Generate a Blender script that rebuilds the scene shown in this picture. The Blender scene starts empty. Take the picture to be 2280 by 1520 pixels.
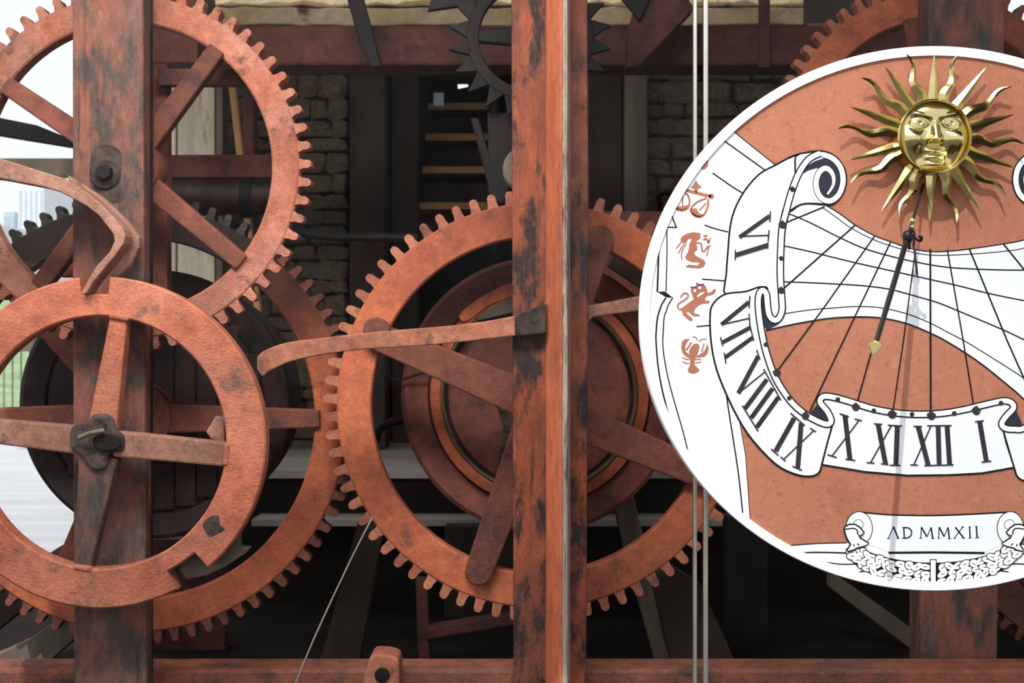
import bpy, bmesh, math, random
from mathutils import Vector, Matrix
from mathutils.geometry import delaunay_2d_cdt
random.seed(7)
PI = math.pi
SC = bpy.context.scene
COL = SC.collection

# ------------------------------------------------------------------ camera, sky, sun, lights, exposure
D = 3.2                                    # camera to the y = 0 plane, where 1 px of the 2280 px frame = 1 mm
CX, CZ = 1.14, 0.76
def P(px, py, y):                          # photo pixel at depth y -> world point
    s = (D + y) / D * 1e-3
    return Vector((CX + (px - 1140) * s, y, CZ - (py - 760) * s))
def S(y): return (D + y) / D * 1e-3
cam = bpy.data.cameras.new('camera'); camo = bpy.data.objects.new('camera', cam); COL.objects.link(camo)
camo.location = (CX, -D, CZ); camo.rotation_euler = (PI / 2, 0, 0)
cam.sensor_width = 36; cam.lens = 36 * D / 2.28
cam.clip_end = 500
cam.dof.use_dof = True; cam.dof.focus_distance = 2.75; cam.dof.aperture_fstop = 9.0
SC.camera = camo

wd = bpy.data.worlds.new('sky'); SC.world = wd; wd.use_nodes = True
bg = wd.node_tree.nodes['Background']; bg.inputs[0].default_value = (0.93, 0.965, 1.0, 1); bg.inputs[1].default_value = 1.04

YD = -0.80                                  # front of the sundial plate
TIP = P(1947, 775, YD - 0.22); SHADOW = P(1982, 1285, YD)
sd = (SHADOW - TIP).normalized()
sun = bpy.data.lights.new('sun', 'SUN'); sun.energy = 3.1; sun.angle = math.radians(0.5); sun.color = (1, 0.97, 0.93)
suno = bpy.data.objects.new('sun', sun); COL.objects.link(suno)
suno.rotation_euler = sd.to_track_quat('-Z', 'Y').to_euler(); suno.location = (1, -3, 5)

def area_lamp(name, loc, tgt, sx, sy, e, col):
    l = bpy.data.lights.new(name, 'AREA'); l.shape = 'RECTANGLE'; l.size = sx; l.size_y = sy; l.energy = e; l.color = col; l.spread = math.radians(120)
    o = bpy.data.objects.new(name, l); COL.objects.link(o); o.location = loc
    o.rotation_euler = (Vector(tgt) - Vector(loc)).to_track_quat('-Z', 'Y').to_euler()
    return o
area_lamp('gallery_lamp', (0.55, -1.15, 2.1), (0.6, 0.15, 0.6), 1.9, 0.4, 30, (1, 0.95, 0.89))  # unseen fill light added to brighten the wheels

SC.view_settings.view_transform = 'Standard'; SC.view_settings.look = 'None'
SC.view_settings.gamma = 1.0; SC.view_settings.use_curve_mapping = False
SC.view_settings.exposure = 0.0

# ------------------------------------------------------------------ materials
def srgb(r, g, b):
    f = lambda c: (c / 255 / 12.92) if c / 255 <= 0.04045 else ((c / 255 + 0.055) / 1.055) ** 2.4
    return (f(r), f(g), f(b), 1)
class NT:
    def __init__(self, name):
        self.m = bpy.data.materials.new(name); self.m.use_nodes = True
        self.t = self.m.node_tree; self.b = self.t.nodes['Principled BSDF']
    def n(self, k, **kw):
        x = self.t.nodes.new(k)
        for a, v in kw.items(): setattr(x, a, v)
        return x
    def l(self, a, b): self.t.links.new(a, b)
    def coords(self, sc=(1, 1, 1)):
        tc = self.n('ShaderNodeTexCoord'); oi = self.n('ShaderNodeObjectInfo')
        va = self.n('ShaderNodeVectorMath', operation='SCALE'); va.inputs[0].default_value = (13, 7, 11)
        self.l(oi.outputs['Random'], va.inputs['Scale'])
        ad = self.n('ShaderNodeVectorMath', operation='ADD')
        self.l(tc.outputs['Object'], ad.inputs[0]); self.l(va.outputs[0], ad.inputs[1])
        mp = self.n('ShaderNodeMapping'); mp.inputs['Scale'].default_value = sc
        self.l(ad.outputs[0], mp.inputs['Vector'])
        return mp.outputs[0]
    def noise(self, v, scale, detail=6, rough=0.6):
        x = self.n('ShaderNodeTexNoise'); x.inputs['Scale'].default_value = scale
        x.inputs['Detail'].default_value = detail; x.inputs['Roughness'].default_value = rough
        self.l(v, x.inputs['Vector']); return x.outputs['Fac']
    def ramp(self, f, a, b, ca=(0, 0, 0, 1), cb=(1, 1, 1, 1)):
        r = self.n('ShaderNodeValToRGB'); e = r.color_ramp.elements
        e[0].position = a; e[1].position = b; e[0].color = ca; e[1].color = cb
        self.l(f, r.inputs[0]); return r.outputs[0]
    def mix(self, f, a, b, mode='MIX'):
        x = self.n('ShaderNodeMix', data_type='RGBA', blend_type=mode)
        if isinstance(f, float): x.inputs[0].default_value = f
        else: self.l(f, x.inputs[0])
        for i, c in ((6, a), (7, b)):
            if isinstance(c, tuple): x.inputs[i].default_value = c
            else: self.l(c, x.inputs[i])
        return x.outputs[2]
    def bump(self, h, strength, dist=0.004):
        x = self.n('ShaderNodeBump'); x.inputs['Strength'].default_value = strength; x.inputs['Distance'].default_value = dist
        self.l(h, x.inputs['Height']); self.l(x.outputs[0], self.b.inputs['Normal'])

def paint(name, c1, c2, cg, lo=0.52, hi=0.66, scale=7.0, streak=1.0, bump=0.5, rough=0.72, crack=0.0, spec=0.3, mottle=1.0):
    """old flaking paint: two tones c1/c2, grime patches cg"""
    n = NT(name); v = n.coords((1, 1, streak))
    a = n.noise(v, scale, 5, 0.6); b = n.noise(v, scale * 1.9 + 1.3, 8, 0.68); f = n.noise(v, scale * 26, 4, 0.7)
    base = n.mix(n.ramp(a, 0.38, 0.62), c1, c2)
    g = n.ramp(b, lo, hi)
    colr = n.mix(g, base, cg)
    colr = n.mix(n.ramp(f, 0.56, 0.74, (0, 0, 0, 1), (0.55, 0.55, 0.55, 1)), colr, tuple(0.35 * x for x in cg[:3]) + (1,))
    light = n.noise(v, scale * 11, 6, 0.7)
    colr = n.mix(n.ramp(light, 0.55, 0.75, (0, 0, 0, 1), (0.35, 0.35, 0.35, 1)), colr, tuple(min(1, 1.5 * x + 0.05) for x in c1[:3]) + (1,))
    if mottle:
        m1 = n.ramp(n.noise(v, scale * 4.5, 10, 0.78), 0.32, 0.68, (1 - 0.42 * mottle,) * 3 + (1,), (1.0 + 0.14 * mottle,) * 3 + (1,))
        m2 = n.ramp(n.noise(v, 2.6, 3, 0.5), 0.35, 0.65, (1 - 0.30 * mottle,) * 3 + (1,), (1.06, 1.06, 1.06, 1))
        colr = n.mix(1.0, n.mix(1.0, colr, m1, 'MULTIPLY'), m2, 'MULTIPLY')
    n.l(colr, n.b.inputs['Base Color'])
    n.b.inputs['Roughness'].default_value = rough; n.b.inputs['Specular IOR Level'].default_value = spec
    h = n.mix(0.5, n.ramp(b, 0.3, 0.75), n.ramp(f, 0.3, 0.7))
    if crack:
        vv = n.coords((1, 1, 0.06)); c = n.noise(vv, 55, 4, 0.6)
        cm = n.ramp(c, 0.62, 0.72, (0, 0, 0, 1), (0.75, 0.75, 0.75, 1))
        n.l(n.mix(cm, colr, tuple(0.4 * x for x in cg[:3]) + (1,)), n.b.inputs['Base Color'])
        h = n.mix(crack, h, n.ramp(c, 0.45, 0.66, (1, 1, 1, 1), (0, 0, 0, 1)))
    n.bump(h, bump, 0.004)
    return n.m

def grease_and_shade(name, c1, c2, cg, z0, z1):
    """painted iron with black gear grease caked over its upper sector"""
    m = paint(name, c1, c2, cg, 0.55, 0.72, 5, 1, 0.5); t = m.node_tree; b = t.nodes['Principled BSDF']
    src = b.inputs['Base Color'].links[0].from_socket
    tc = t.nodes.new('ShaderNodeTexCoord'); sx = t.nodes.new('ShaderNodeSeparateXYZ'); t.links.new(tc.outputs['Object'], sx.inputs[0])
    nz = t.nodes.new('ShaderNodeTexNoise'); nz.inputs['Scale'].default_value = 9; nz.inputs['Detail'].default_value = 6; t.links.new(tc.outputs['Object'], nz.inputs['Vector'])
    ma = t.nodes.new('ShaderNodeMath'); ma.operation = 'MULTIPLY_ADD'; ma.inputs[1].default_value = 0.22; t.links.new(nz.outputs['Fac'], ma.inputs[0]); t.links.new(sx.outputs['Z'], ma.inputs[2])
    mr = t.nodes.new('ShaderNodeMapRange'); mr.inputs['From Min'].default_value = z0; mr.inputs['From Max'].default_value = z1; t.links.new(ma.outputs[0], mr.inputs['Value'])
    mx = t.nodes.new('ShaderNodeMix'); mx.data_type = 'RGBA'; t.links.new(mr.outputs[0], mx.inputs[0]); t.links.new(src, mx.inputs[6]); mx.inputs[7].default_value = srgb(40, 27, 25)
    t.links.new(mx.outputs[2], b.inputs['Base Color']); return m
def plain(name, c, rough=0.7, metal=0.0, var=0.12, scale=9.0, bump=0.15, spec=0.3, streak=(1, 1, 1)):
    n = NT(name); v = n.coords(streak); a = n.noise(v, scale, 6, 0.62)
    d = tuple(x * (1 - 2.2 * var) for x in c[:3]) + (1,); l = tuple(min(1, x * (1 + var)) for x in c[:3]) + (1,)
    n.l(n.mix(n.ramp(a, 0.3, 0.7), d, l), n.b.inputs['Base Color'])
    n.b.inputs['Roughness'].default_value = rough; n.b.inputs['Metallic'].default_value = metal
    n.b.inputs['Specular IOR Level'].default_value = spec
    if bump: n.bump(n.noise(v, scale * 5, 5, 0.65), bump, 0.003)
    return n.m

M = {}
M['ring_red'] = paint('ring_red', srgb(204, 126, 100), srgb(190, 106, 80), srgb(116, 92, 86), 0.55, 0.70, 6, 1, 0.7)
M['pale_red'] = paint('pale_red', srgb(206, 142, 122), srgb(192, 114, 90), srgb(116, 84, 72), 0.55, 0.68, 9, 1, 0.9)
M['orange_red'] = paint('orange_red', srgb(200, 112, 76), srgb(184, 98, 72), srgb(102, 70, 60), 0.55, 0.72, 5, 1, 0.5)
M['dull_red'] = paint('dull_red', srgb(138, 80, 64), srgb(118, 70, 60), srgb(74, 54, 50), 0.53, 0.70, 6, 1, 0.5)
M['post_red'] = paint('post_red', srgb(152, 94, 76), srgb(118, 86, 78), srgb(82, 74, 70), 0.45, 0.58, 8, 0.4, 0.8, crack=0.35)
M['post_dark'] = paint('post_dark', srgb(186, 96, 62), srgb(128, 76, 60), srgb(58, 48, 46), 0.47, 0.58, 9, 0.4, 0.8, crack=0.4)
M['fin_orange'] = paint('fin_orange', srgb(214, 122, 84), srgb(196, 104, 72), srgb(140, 84, 68), 0.60, 0.75, 9, 0.3, 0.35)
M['bare_wood']  = paint('bare_wood', srgb(196, 176, 162), srgb(170, 146, 132), srgb(104, 82, 72), 0.54, 0.66, 12, 0.2, 0.8, crack=0.7)
M['lever_red'] = paint('lever_red', srgb(194, 126, 98), srgb(176, 106, 84), srgb(98, 76, 68), 0.54, 0.70, 8, 1, 0.5)
M['lever_tan'] = paint('lever_tan', srgb(180, 134, 116), srgb(160, 112, 94), srgb(92, 76, 70), 0.55, 0.70, 10, 1, 0.7)
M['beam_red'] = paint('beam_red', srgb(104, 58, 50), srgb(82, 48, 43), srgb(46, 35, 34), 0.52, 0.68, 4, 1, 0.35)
M['base_red'] = paint('base_red', srgb(160, 94, 72), srgb(128, 82, 68), srgb(84, 70, 62), 0.50, 0.66, 5, 1, 0.5)
M['greasy_red'] = grease_and_shade('greasy_red', srgb(194, 106, 68), srgb(178, 94, 68), srgb(98, 66, 56), 0.20, 0.50)
M['grease']     = plain('grease', srgb(38, 30, 28), 0.4, 0.1, 0.2, 20, 0.5, 0.5)  # upper teeth: gear oil and painted-in shade in one colour
M['grime']      = paint('grime', srgb(106, 88, 80), srgb(84, 72, 66), srgb(44, 38, 36), 0.5, 0.66, 16, 1, 0.9)
M['black_iron'] = plain('black_iron', srgb(30, 27, 26), 0.6, 0.1, 0.2, 8, 0.3, 0.2)
M['grey_iron']  = plain('grey_iron', srgb(122, 104, 94), 0.6, 0.2, 0.2, 14, 0.3)
M['dark_drum']  = paint('dark_drum', srgb(62, 38, 34), srgb(42, 30, 28), srgb(22, 18, 18), 0.5, 0.7, 5, 0.5, 0.3, rough=0.5)
M['wood_lit'] = paint('wood_lit', srgb(240, 218, 182), srgb(222, 190, 140), srgb(110, 88, 62), 0.58, 0.68, 5, 1, 0.6, mottle=0.6)
M['timber_pale'] = paint('timber_pale', srgb(236, 226, 204), srgb(216, 200, 172), srgb(140, 118, 92), 0.58, 0.74, 8, 0.2, 0.5, mottle=0.6)
M['timber_grey']= plain('timber_grey', srgb(110, 99, 88), 0.85, 0, 0.25, 8, 0.3, 0.2, (1, 1, 0.2))
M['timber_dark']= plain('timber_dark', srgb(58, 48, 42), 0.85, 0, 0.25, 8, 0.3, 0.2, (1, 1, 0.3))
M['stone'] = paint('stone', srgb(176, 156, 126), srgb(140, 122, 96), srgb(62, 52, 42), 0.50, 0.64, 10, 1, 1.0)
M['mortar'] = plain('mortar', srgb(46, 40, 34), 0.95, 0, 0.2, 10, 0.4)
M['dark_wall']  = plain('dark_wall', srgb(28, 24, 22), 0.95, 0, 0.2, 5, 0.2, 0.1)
M['floor_dark'] = plain('floor_dark', srgb(32, 28, 26), 0.9, 0, 0.2, 5, 0.2, 0.1)
M['deck']       = plain('deck', srgb(186, 188, 192), 0.7, 0, 0.08, 5, 0.1, 0.3, (0.3, 1, 1))
M['platform']   = plain('platform', srgb(150, 144, 138), 0.8, 0, 0.12, 5, 0.1, 0.3, (0.3, 1, 1))
M['step']       = plain('step', srgb(186, 142, 98), 0.8, 0, 0.15, 6, 0.2, 0.2, (0.3, 1, 1))
M['grass']      = plain('grass', srgb(146, 168, 130), 0.95, 0, 0.2, 1.5, 0.3, 0.1)
M['pave']       = plain('pave', srgb(104, 100, 94), 0.9, 0, 0.12, 2, 0.1, 0.1)
M['city']       = plain('city', srgb(236, 242, 248), 0.9, 0, 0.03, 1, 0, 0.1)  # haze of the distance put into the colour, paled near white
M['city_blue']  = plain('city_blue', srgb(198, 216, 230), 0.6, 0, 0.05, 1, 0, 0.2)
M['steel']      = plain('steel', srgb(206, 200, 192), 0.32, 0.85, 0.06, 12, 0.05)
M['terracotta'] = paint('terracotta', srgb(184, 122, 98), srgb(178, 116, 92), srgb(164, 104, 82), 0.56, 0.8, 5, 1, 0.12, 0.9, spec=0.1, mottle=0.15)
M['white']      = plain('white', srgb(246, 247, 250), 0.75, 0, 0.012, 7, 0.03, 0.15)
M['band_white'] = plain('band_white', srgb(238, 243, 250), 0.8, 0, 0.02, 9, 0.04, 0.1)
M['ink']        = plain('ink', srgb(26, 24, 26), 0.7, 0, 0.1, 20, 0, 0.15)
M['ink_soft']   = plain('ink_soft', srgb(58, 52, 58), 0.75, 0, 0.15, 20, 0, 0.12)
M['slate']      = plain('slate', srgb(52, 54, 66), 0.75, 0, 0.12, 10, 0, 0.12)
M['brown_ink']  = plain('brown_ink', srgb(172, 112, 92), 0.8, 0, 0.06, 14, 0, 0.1)
M['gold'] = plain('gold', (0.70, 0.59, 0.27, 1), 0.18, 1.0, 0.05, 6, 0.02, 0.5)
M['rod_black']  = plain('rod_black', srgb(30, 28, 28), 0.4, 0.2, 0.1, 10, 0.05)
M['fringe']     = plain('fringe', srgb(120, 112, 96), 0.8, 0.1, 0.2, 20, 0.2)
def glass_mat():
    n = NT('pane_glass'); t = n.t; t.nodes.remove(n.b)
    tr = n.n('ShaderNodeBsdfTransparent'); gl = n.n('ShaderNodeBsdfGlossy'); gl.inputs['Roughness'].default_value = 0.02
    mx = n.n('ShaderNodeMixShader'); mx.inputs[0].default_value = 0.005
    v = n.coords(); f = n.noise(v, 3, 2)
    n.l(n.ramp(f, 0.3, 0.7, (0.002, 0.002, 0.002, 1), (0.006, 0.006, 0.006, 1)), mx.inputs[0])
    n.l(tr.outputs[0], mx.inputs[1]); n.l(gl.outputs[0], mx.inputs[2])
    n.l(mx.outputs[0], t.nodes['Material Output'].inputs[0])
    return n.m
M['glass'] = glass_mat()

# ------------------------------------------------------------------ builders
ORG = {}
def tag(o, label=None, cat=None, group=None, kind=None):
    if label: o['label'] = label
    if cat: o['category'] = cat
    if group: o['group'] = group
    if kind: o['kind'] = kind
    return o
def thing(name, loc, label, cat, group=None):
    o = bpy.data.objects.new(name, None); COL.objects.link(o); o.location = loc; o.empty_display_size = 0.05
    ORG[o.name] = Vector(loc); return tag(o, label, cat, group)
def link(name, me, mat, parent=None, org=None, bevel=0.0, smooth=False):
    """me holds WORLD coordinates; they are made local to the parent's (or own) origin"""
    if parent is not None: base = ORG[parent.name]
    elif org is not None: base = Vector(org)
    else:
        c = [sum(v.co[i] for v in me.vertices) / max(1, len(me.vertices)) for i in range(3)]
        c[2] = min(v.co[2] for v in me.vertices); base = Vector(c)
    me.transform(Matrix.Translation(-base))
    o = bpy.data.objects.new(name, me); COL.objects.link(o)
    if mat is not None: me.materials.append(M[mat] if isinstance(mat, str) else mat)
    if parent is not None: o.parent = parent
    else: o.location = base
    ORG[o.name] = base
    if smooth:
        for p in me.polygons: p.use_smooth = True
    if bevel:
        b = o.modifiers.new('bevel', 'BEVEL'); b.width = bevel; b.segments = 2; b.limit_method = 'ANGLE'; b.angle_limit = math.radians(40)
    return o
def mesh(vs, fs, name='m'):
    me = bpy.data.meshes.new(name); me.from_pydata([tuple(v) for v in vs], [], fs); me.update(); return me
def area2(p): return sum(p[i][0] * p[(i + 1) % len(p)][1] - p[(i + 1) % len(p)][0] * p[i][1] for i in range(len(p)))
def prism_data(poly, y0, t):
    """px polygon, front at y0, extruded back by t"""
    if area2(poly) > 0: poly = poly[::-1]          # px y is down: make the front face look at -y
    n = len(poly); a = [P(x, y, y0) for x, y in poly]
    vs = a + [v + Vector((0, t, 0)) for v in a]
    fs = [tuple(range(n)), tuple(range(2 * n - 1, n - 1, -1))]
    fs += [((i + 1) % n, i, n + i, n + (i + 1) % n) for i in range(n)]
    return vs, fs
def prism(name, poly, y0, t, mat, parent=None, bevel=0.004, **k):
    vs, fs = prism_data(poly, y0, t); return link(name, fixn(mesh(vs, fs)), mat, parent, bevel=bevel, **k)
def fixn(me):
    bm = bmesh.new(); bm.from_mesh(me); bmesh.ops.recalc_face_normals(bm, faces=bm.faces); bm.to_mesh(me); bm.free(); return me
def box(name, a, b, mat, parent=None, bevel=0.003, **k):
    (x0, y0, z0), (x1, y1, z1) = a, b
    vs = [(x, y, z) for x in (x0, x1) for y in (y0, y1) for z in (z0, z1)]
    fs = [(0, 1, 3, 2), (4, 6, 7, 5), (0, 4, 5, 1), (2, 3, 7, 6), (0, 2, 6, 4), (1, 5, 7, 3)]
    return link(name, fixn(mesh(vs, fs)), mat, parent, bevel=bevel, **k)
def pxbox(name, x0, y0, x1, y1, d, t, mat, parent=None, bevel=0.004, **k):
    return prism(name, [(x0, y0), (x1, y0), (x1, y1), (x0, y1)], d, t, mat, parent, bevel, **k)
def cr(pts, n=6, closed=False):
    """Catmull-Rom through points"""
    L = len(pts); out = []
    rng = range(L) if closed else range(L - 1)
    for i in rng:
        g = lambda j: pts[j % L] if closed else pts[max(0, min(L - 1, j))]
        p0, p1, p2, p3 = g(i - 1), g(i), g(i + 1), g(i + 2)
        for k in range(n):
            t = k / n
            out.append(tuple(0.5 * ((2 * p1[a]) + (-p0[a] + p2[a]) * t + (2 * p0[a] - 5 * p1[a] + 4 * p2[a] - p3[a]) * t * t + (-p0[a] + 3 * p1[a] - 3 * p2[a] + p3[a]) * t ** 3) for a in range(len(p1))))
    if not closed: out.append(tuple(pts[-1]))
    return out
def stroke_poly(pts, w):
    """outline of a px polyline with width w (number or list)"""
    n = len(pts); W = w if isinstance(w, (list, tuple)) else [w] * n
    Lf, Rt = [], []
    for i in range(n):
        a = pts[max(0, i - 1)]; b = pts[min(n - 1, i + 1)]
        dx, dy = b[0] - a[0], b[1] - a[1]; l = math.hypot(dx, dy) or 1
        nx, ny = -dy / l * W[i] / 2, dx / l * W[i] / 2
        Lf.append((pts[i][0] + nx, pts[i][1] + ny)); Rt.append((pts[i][0] - nx, pts[i][1] - ny))
    return Lf, Rt
def ring_mesh(c, ri, ro, y0, t, seg=128, ch=0.004, notch=None):
    """annulus about px centre c with chamfered edges; radii in px at depth y0; notch(angle)->outer radius in px"""
    C = P(c[0], c[1], y0); s = S(y0)
    angs = [2 * PI * i / seg for i in range(seg)]
    if notch: angs = sorted(angs + notch[0])
    n = len(angs); prof_n = 8; vs = []
    for a in angs:
        R = (notch[1](a) if notch else ro) * s; r = ri * s
        for rr, yy in ((r + ch, 0), (R - ch, 0), (R, ch), (R, t - ch), (R - ch, t), (r + ch, t), (r, t - ch), (r, ch)):
            vs.append((C.x + rr * math.cos(a), y0 + yy, C.z + rr * math.sin(a)))
    fs = []
    for i in range(n):
        j = (i + 1) % n
        for k in range(8):
            m = (k + 1) % 8
            fs.append((i * 8 + k, j * 8 + k, j * 8 + m, i * 8 + m))
    return fixn(mesh(vs, fs))
def autosmooth(o, ang=35):
    me = o.data
    bm = bmesh.new(); bm.from_mesh(me)
    for f in bm.faces: f.smooth = True
    for e in bm.edges:
        if len(e.link_faces) == 2 and e.calc_face_angle(0) > math.radians(ang): e.smooth = False
    bm.to_mesh(me); bm.free(); return o
def ring(name, c, ri, ro, y0, t, mat, parent=None, seg=128, ch=0.004, notch=None, **k):
    return autosmooth(link(name, ring_mesh(c, ri, ro, y0, t, seg, ch, notch), mat, parent, **k), 30)
def lathe(name, c, prof, mat, parent=None, seg=64, **k):
    """px centre c at depth of first profile point; profile (r in m, y world) turned about the y axis"""
    C = P(c[0], c[1], prof[0][1]); vs, fs = [], []
    for i in range(seg):
        a = 2 * PI * i / seg
        for r, y in prof: vs.append((C.x + r * math.cos(a), y, C.z + r * math.sin(a)))
    m = len(prof)
    for i in range(seg):
        j = (i + 1) % seg
        for q in range(m - 1): fs.append((i * m + q, j * m + q, j * m + q + 1, i * m + q + 1))
    me = mesh(vs, fs); bm = bmesh.new(); bm.from_mesh(me); bmesh.ops.remove_doubles(bm, verts=bm.verts, dist=1e-6)
    bmesh.ops.recalc_face_normals(bm, faces=bm.faces); bm.to_mesh(me); bm.free()
    return autosmooth(link(name, me, mat, parent, **k), 30)
def tube_mesh(pts, rad, seg=10):
    pts = [Vector(p) for p in pts]; n = len(pts); R = rad if isinstance(rad, (list, tuple)) else [rad] * n
    vs, fs = [], []; up = Vector((0, 1, 0))
    for i in range(n):
        d = (pts[min(n - 1, i + 1)] - pts[max(0, i - 1)]).normalized()
        if abs(d.dot(up)) > 0.95: up = Vector((1, 0, 0))
        u = d.cross(up).normalized(); w = d.cross(u).normalized()
        for k in range(seg):
            a = 2 * PI * k / seg; vs.append(pts[i] + (u * math.cos(a) + w * math.sin(a)) * R[i])
    for i in range(n - 1):
        for k in range(seg):
            m = (k + 1) % seg; fs.append((i * seg + k, i * seg + m, (i + 1) * seg + m, (i + 1) * seg + k))
    fs.append(tuple(range(seg))); fs.append(tuple(range((n - 1) * seg, n * seg)))
    return fixn(mesh(vs, fs))
def tube(name, pts, rad, mat, parent=None, seg=10, **k):
    return autosmooth(link(name, tube_mesh(pts, rad, seg), mat, parent, **k), 50)
def ball(name, c, r, mat, parent=None, sub=2, sc=(1, 1, 1)):
    bm = bmesh.new(); bmesh.ops.create_icosphere(bm, subdivisions=sub, radius=r)
    for v in bm.verts: v.co = Vector((v.co.x * sc[0], v.co.y * sc[1], v.co.z * sc[2])) + Vector(c)
    me = bpy.data.meshes.new(name); bm.to_mesh(me); bm.free()
    return link(name, me, mat, parent, smooth=True)

# ------------------------------------------------------------------ the setting
def struct(o, label=None): tag(o, label, kind='structure'); return o
struct(box('floor', (-4.5, -1.6, -0.22), (5.5, 1.62, -0.12), 'floor_dark', bevel=0), 'dark worn floor under the clock frame')
struct(box('ground', (-80, -30, -0.30), (40, 140, -0.225), 'pave', bevel=0), 'pale paving outside the clock room')
struct(box('ceiling', (-0.48, -1.40, 2.35), (4.6, 2.2, 2.47), 'timber_dark', bevel=0), 'dark boarded ceiling over the clock frame')  # out of view; reaches forward to block sun, rear gap sunlights the lintel
struct(box('ceiling_rear', (-0.34, 2.66, 2.35), (2.9, 6.2, 2.47), 'timber_dark', bevel=0), 'dark boarded ceiling of the stair room')
struct(box('wall_right', (3.55, 0.6, -0.22), (3.65, 3.2, 2.35), 'dark_wall', bevel=0), 'dark side wall right of the clock frame')  # added out of view to darken the interior
# back platform with planks running left to right
plat = struct(box('floor_platform', (-0.33, 1.62, -0.12), (3.4, 9.0, 0.30), 'dark_wall', bevel=0), 'raised platform behind the clock frame')
y = 1.60; k = 0
while y < 6.0:
    w = 0.16 + 0.01 * (k % 3)
    box('plank', (-0.33, y, 0.302), (3.4, y + w - 0.006, 0.33), 'platform', plat, bevel=0.002); y += w; k += 1
# bright open terrace on the left
deck = struct(box('floor_terrace', (-6.5, 1.64, -0.22), (-0.35, 12.0, -0.14), 'platform', bevel=0), 'pale boarded terrace beyond the wheels')
y = 1.66; k = 0
while y < 11.9:
    w = 0.22 + 0.02 * ((k * 7) % 3)
    box('plank', (-6.5, y, -0.139), (-0.35, y + w - 0.008, -0.115), 'deck', deck, bevel=0.002); y += w; k += 1

# stone walls: chamfered irregular blocks as children of a mortar core
def stone_mesh(seed):
    r = random.Random(seed); c = 0.14; vs = []; idx = {}
    bm = bmesh.new(); bmesh.ops.create_cube(bm, size=1.0)
    bmesh.ops.bevel(bm, geom=list(bm.edges), offset=c, segments=1, affect='EDGES')
    for v in bm.verts: v.co += Vector((r.uniform(-.07, .07), r.uniform(-.10, .10), r.uniform(-.10, .10)))
    me = bpy.data.meshes.new('stone'); bm.to_mesh(me); bm.free(); me.materials.append(M['stone'])
    return me
STONES = [stone_mesh(i) for i in range(8)]
def stone_wall(name, x0, x1, z0, z1, y, label, hrow=0.055, depth=0.3):
    w = struct(box(name, (x0 + 0.01, y + 0.02, z0), (x1 - 0.01, y + depth, z1), 'mortar', bevel=0), label)
    r = random.Random(name); z = z0
    while z < z1 - 0.02:
        h = hrow * r.uniform(0.75, 1.35); x = x0
        while x < x1 - 0.03:
            l = min(r.uniform(0.07, 0.19), x1 - x)
            if x1 - (x + l) < 0.05: l = x1 - x
            o = bpy.data.objects.new('stone', r.choice(STONES)); COL.objects.link(o); o.parent = w
            o.location = Vector((x + l / 2, y + r.uniform(0.0, 0.022), z + h / 2)) - ORG[w.name]
            o.scale = (l * 0.95, 0.09, h * 0.9); o.rotation_euler = (0, r.uniform(-.03, .03), 0)
            x += l
        z += h
    return w
stone_wall('wall_back_left', -0.02, 0.475, 0.30, 1.99, 2.60, 'rough stone pier behind the upper toothed wheel', 0.07)
stone_wall('wall_back_right', 1.60, 2.50, 0.30, 1.99, 2.60, 'rough stone wall behind the steel strips and the sundial', 0.075)
struct(box('wall_back_side', (-0.34, 2.75, 0.30), (-0.02, 2.95, 2.35), 'mortar', bevel=0), 'dark masonry at the left end of the back wall')
struct(box('wall_top', (-0.34, 2.66, 1.99), (2.7, 2.95, 2.35), 'mortar', bevel=0), 'dark masonry above the timber lintel')
# room behind the opening
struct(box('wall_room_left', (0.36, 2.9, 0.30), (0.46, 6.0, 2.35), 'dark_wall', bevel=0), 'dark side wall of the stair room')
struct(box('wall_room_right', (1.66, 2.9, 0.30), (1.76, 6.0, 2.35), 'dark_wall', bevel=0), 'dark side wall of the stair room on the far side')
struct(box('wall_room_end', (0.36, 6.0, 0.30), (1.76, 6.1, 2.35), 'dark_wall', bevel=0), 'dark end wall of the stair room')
# timber lintel logs over the opening
for nm, (pa, pb), lab in (('trim_1', (16, 55), 'lower pale cracked timber lintel over the opening'), ('trim_2', (-70, 13), 'upper pale timber lintel above the crack line')):
    a = P(478, pb, 2.42); b = P(1790, pa, 2.42)
    n = 40; vs = []; fs = []
    r = random.Random(nm)
    for i in range(n + 1):
        x = a.x + (b.x - a.x) * i / n
        for (yy, zz) in ((0, a.z), (0.0, b.z), (0.22, b.z), (0.22, a.z)):
            vs.append((x, 2.42 + yy + r.uniform(-.006, .006), zz + r.uniform(-.005, .005)))
    for i in range(n):
        for q in range(4): fs.append((i * 4 + q, (i + 1) * 4 + q, (i + 1) * 4 + (q + 1) % 4, i * 4 + (q + 1) % 4))
    fs += [(0, 1, 2, 3), (n * 4, n * 4 + 1, n * 4 + 2, n * 4 + 3)]
    struct(link(nm, fixn(mesh(vs, fs)), 'wood_lit', bevel=0.006), lab)
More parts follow.
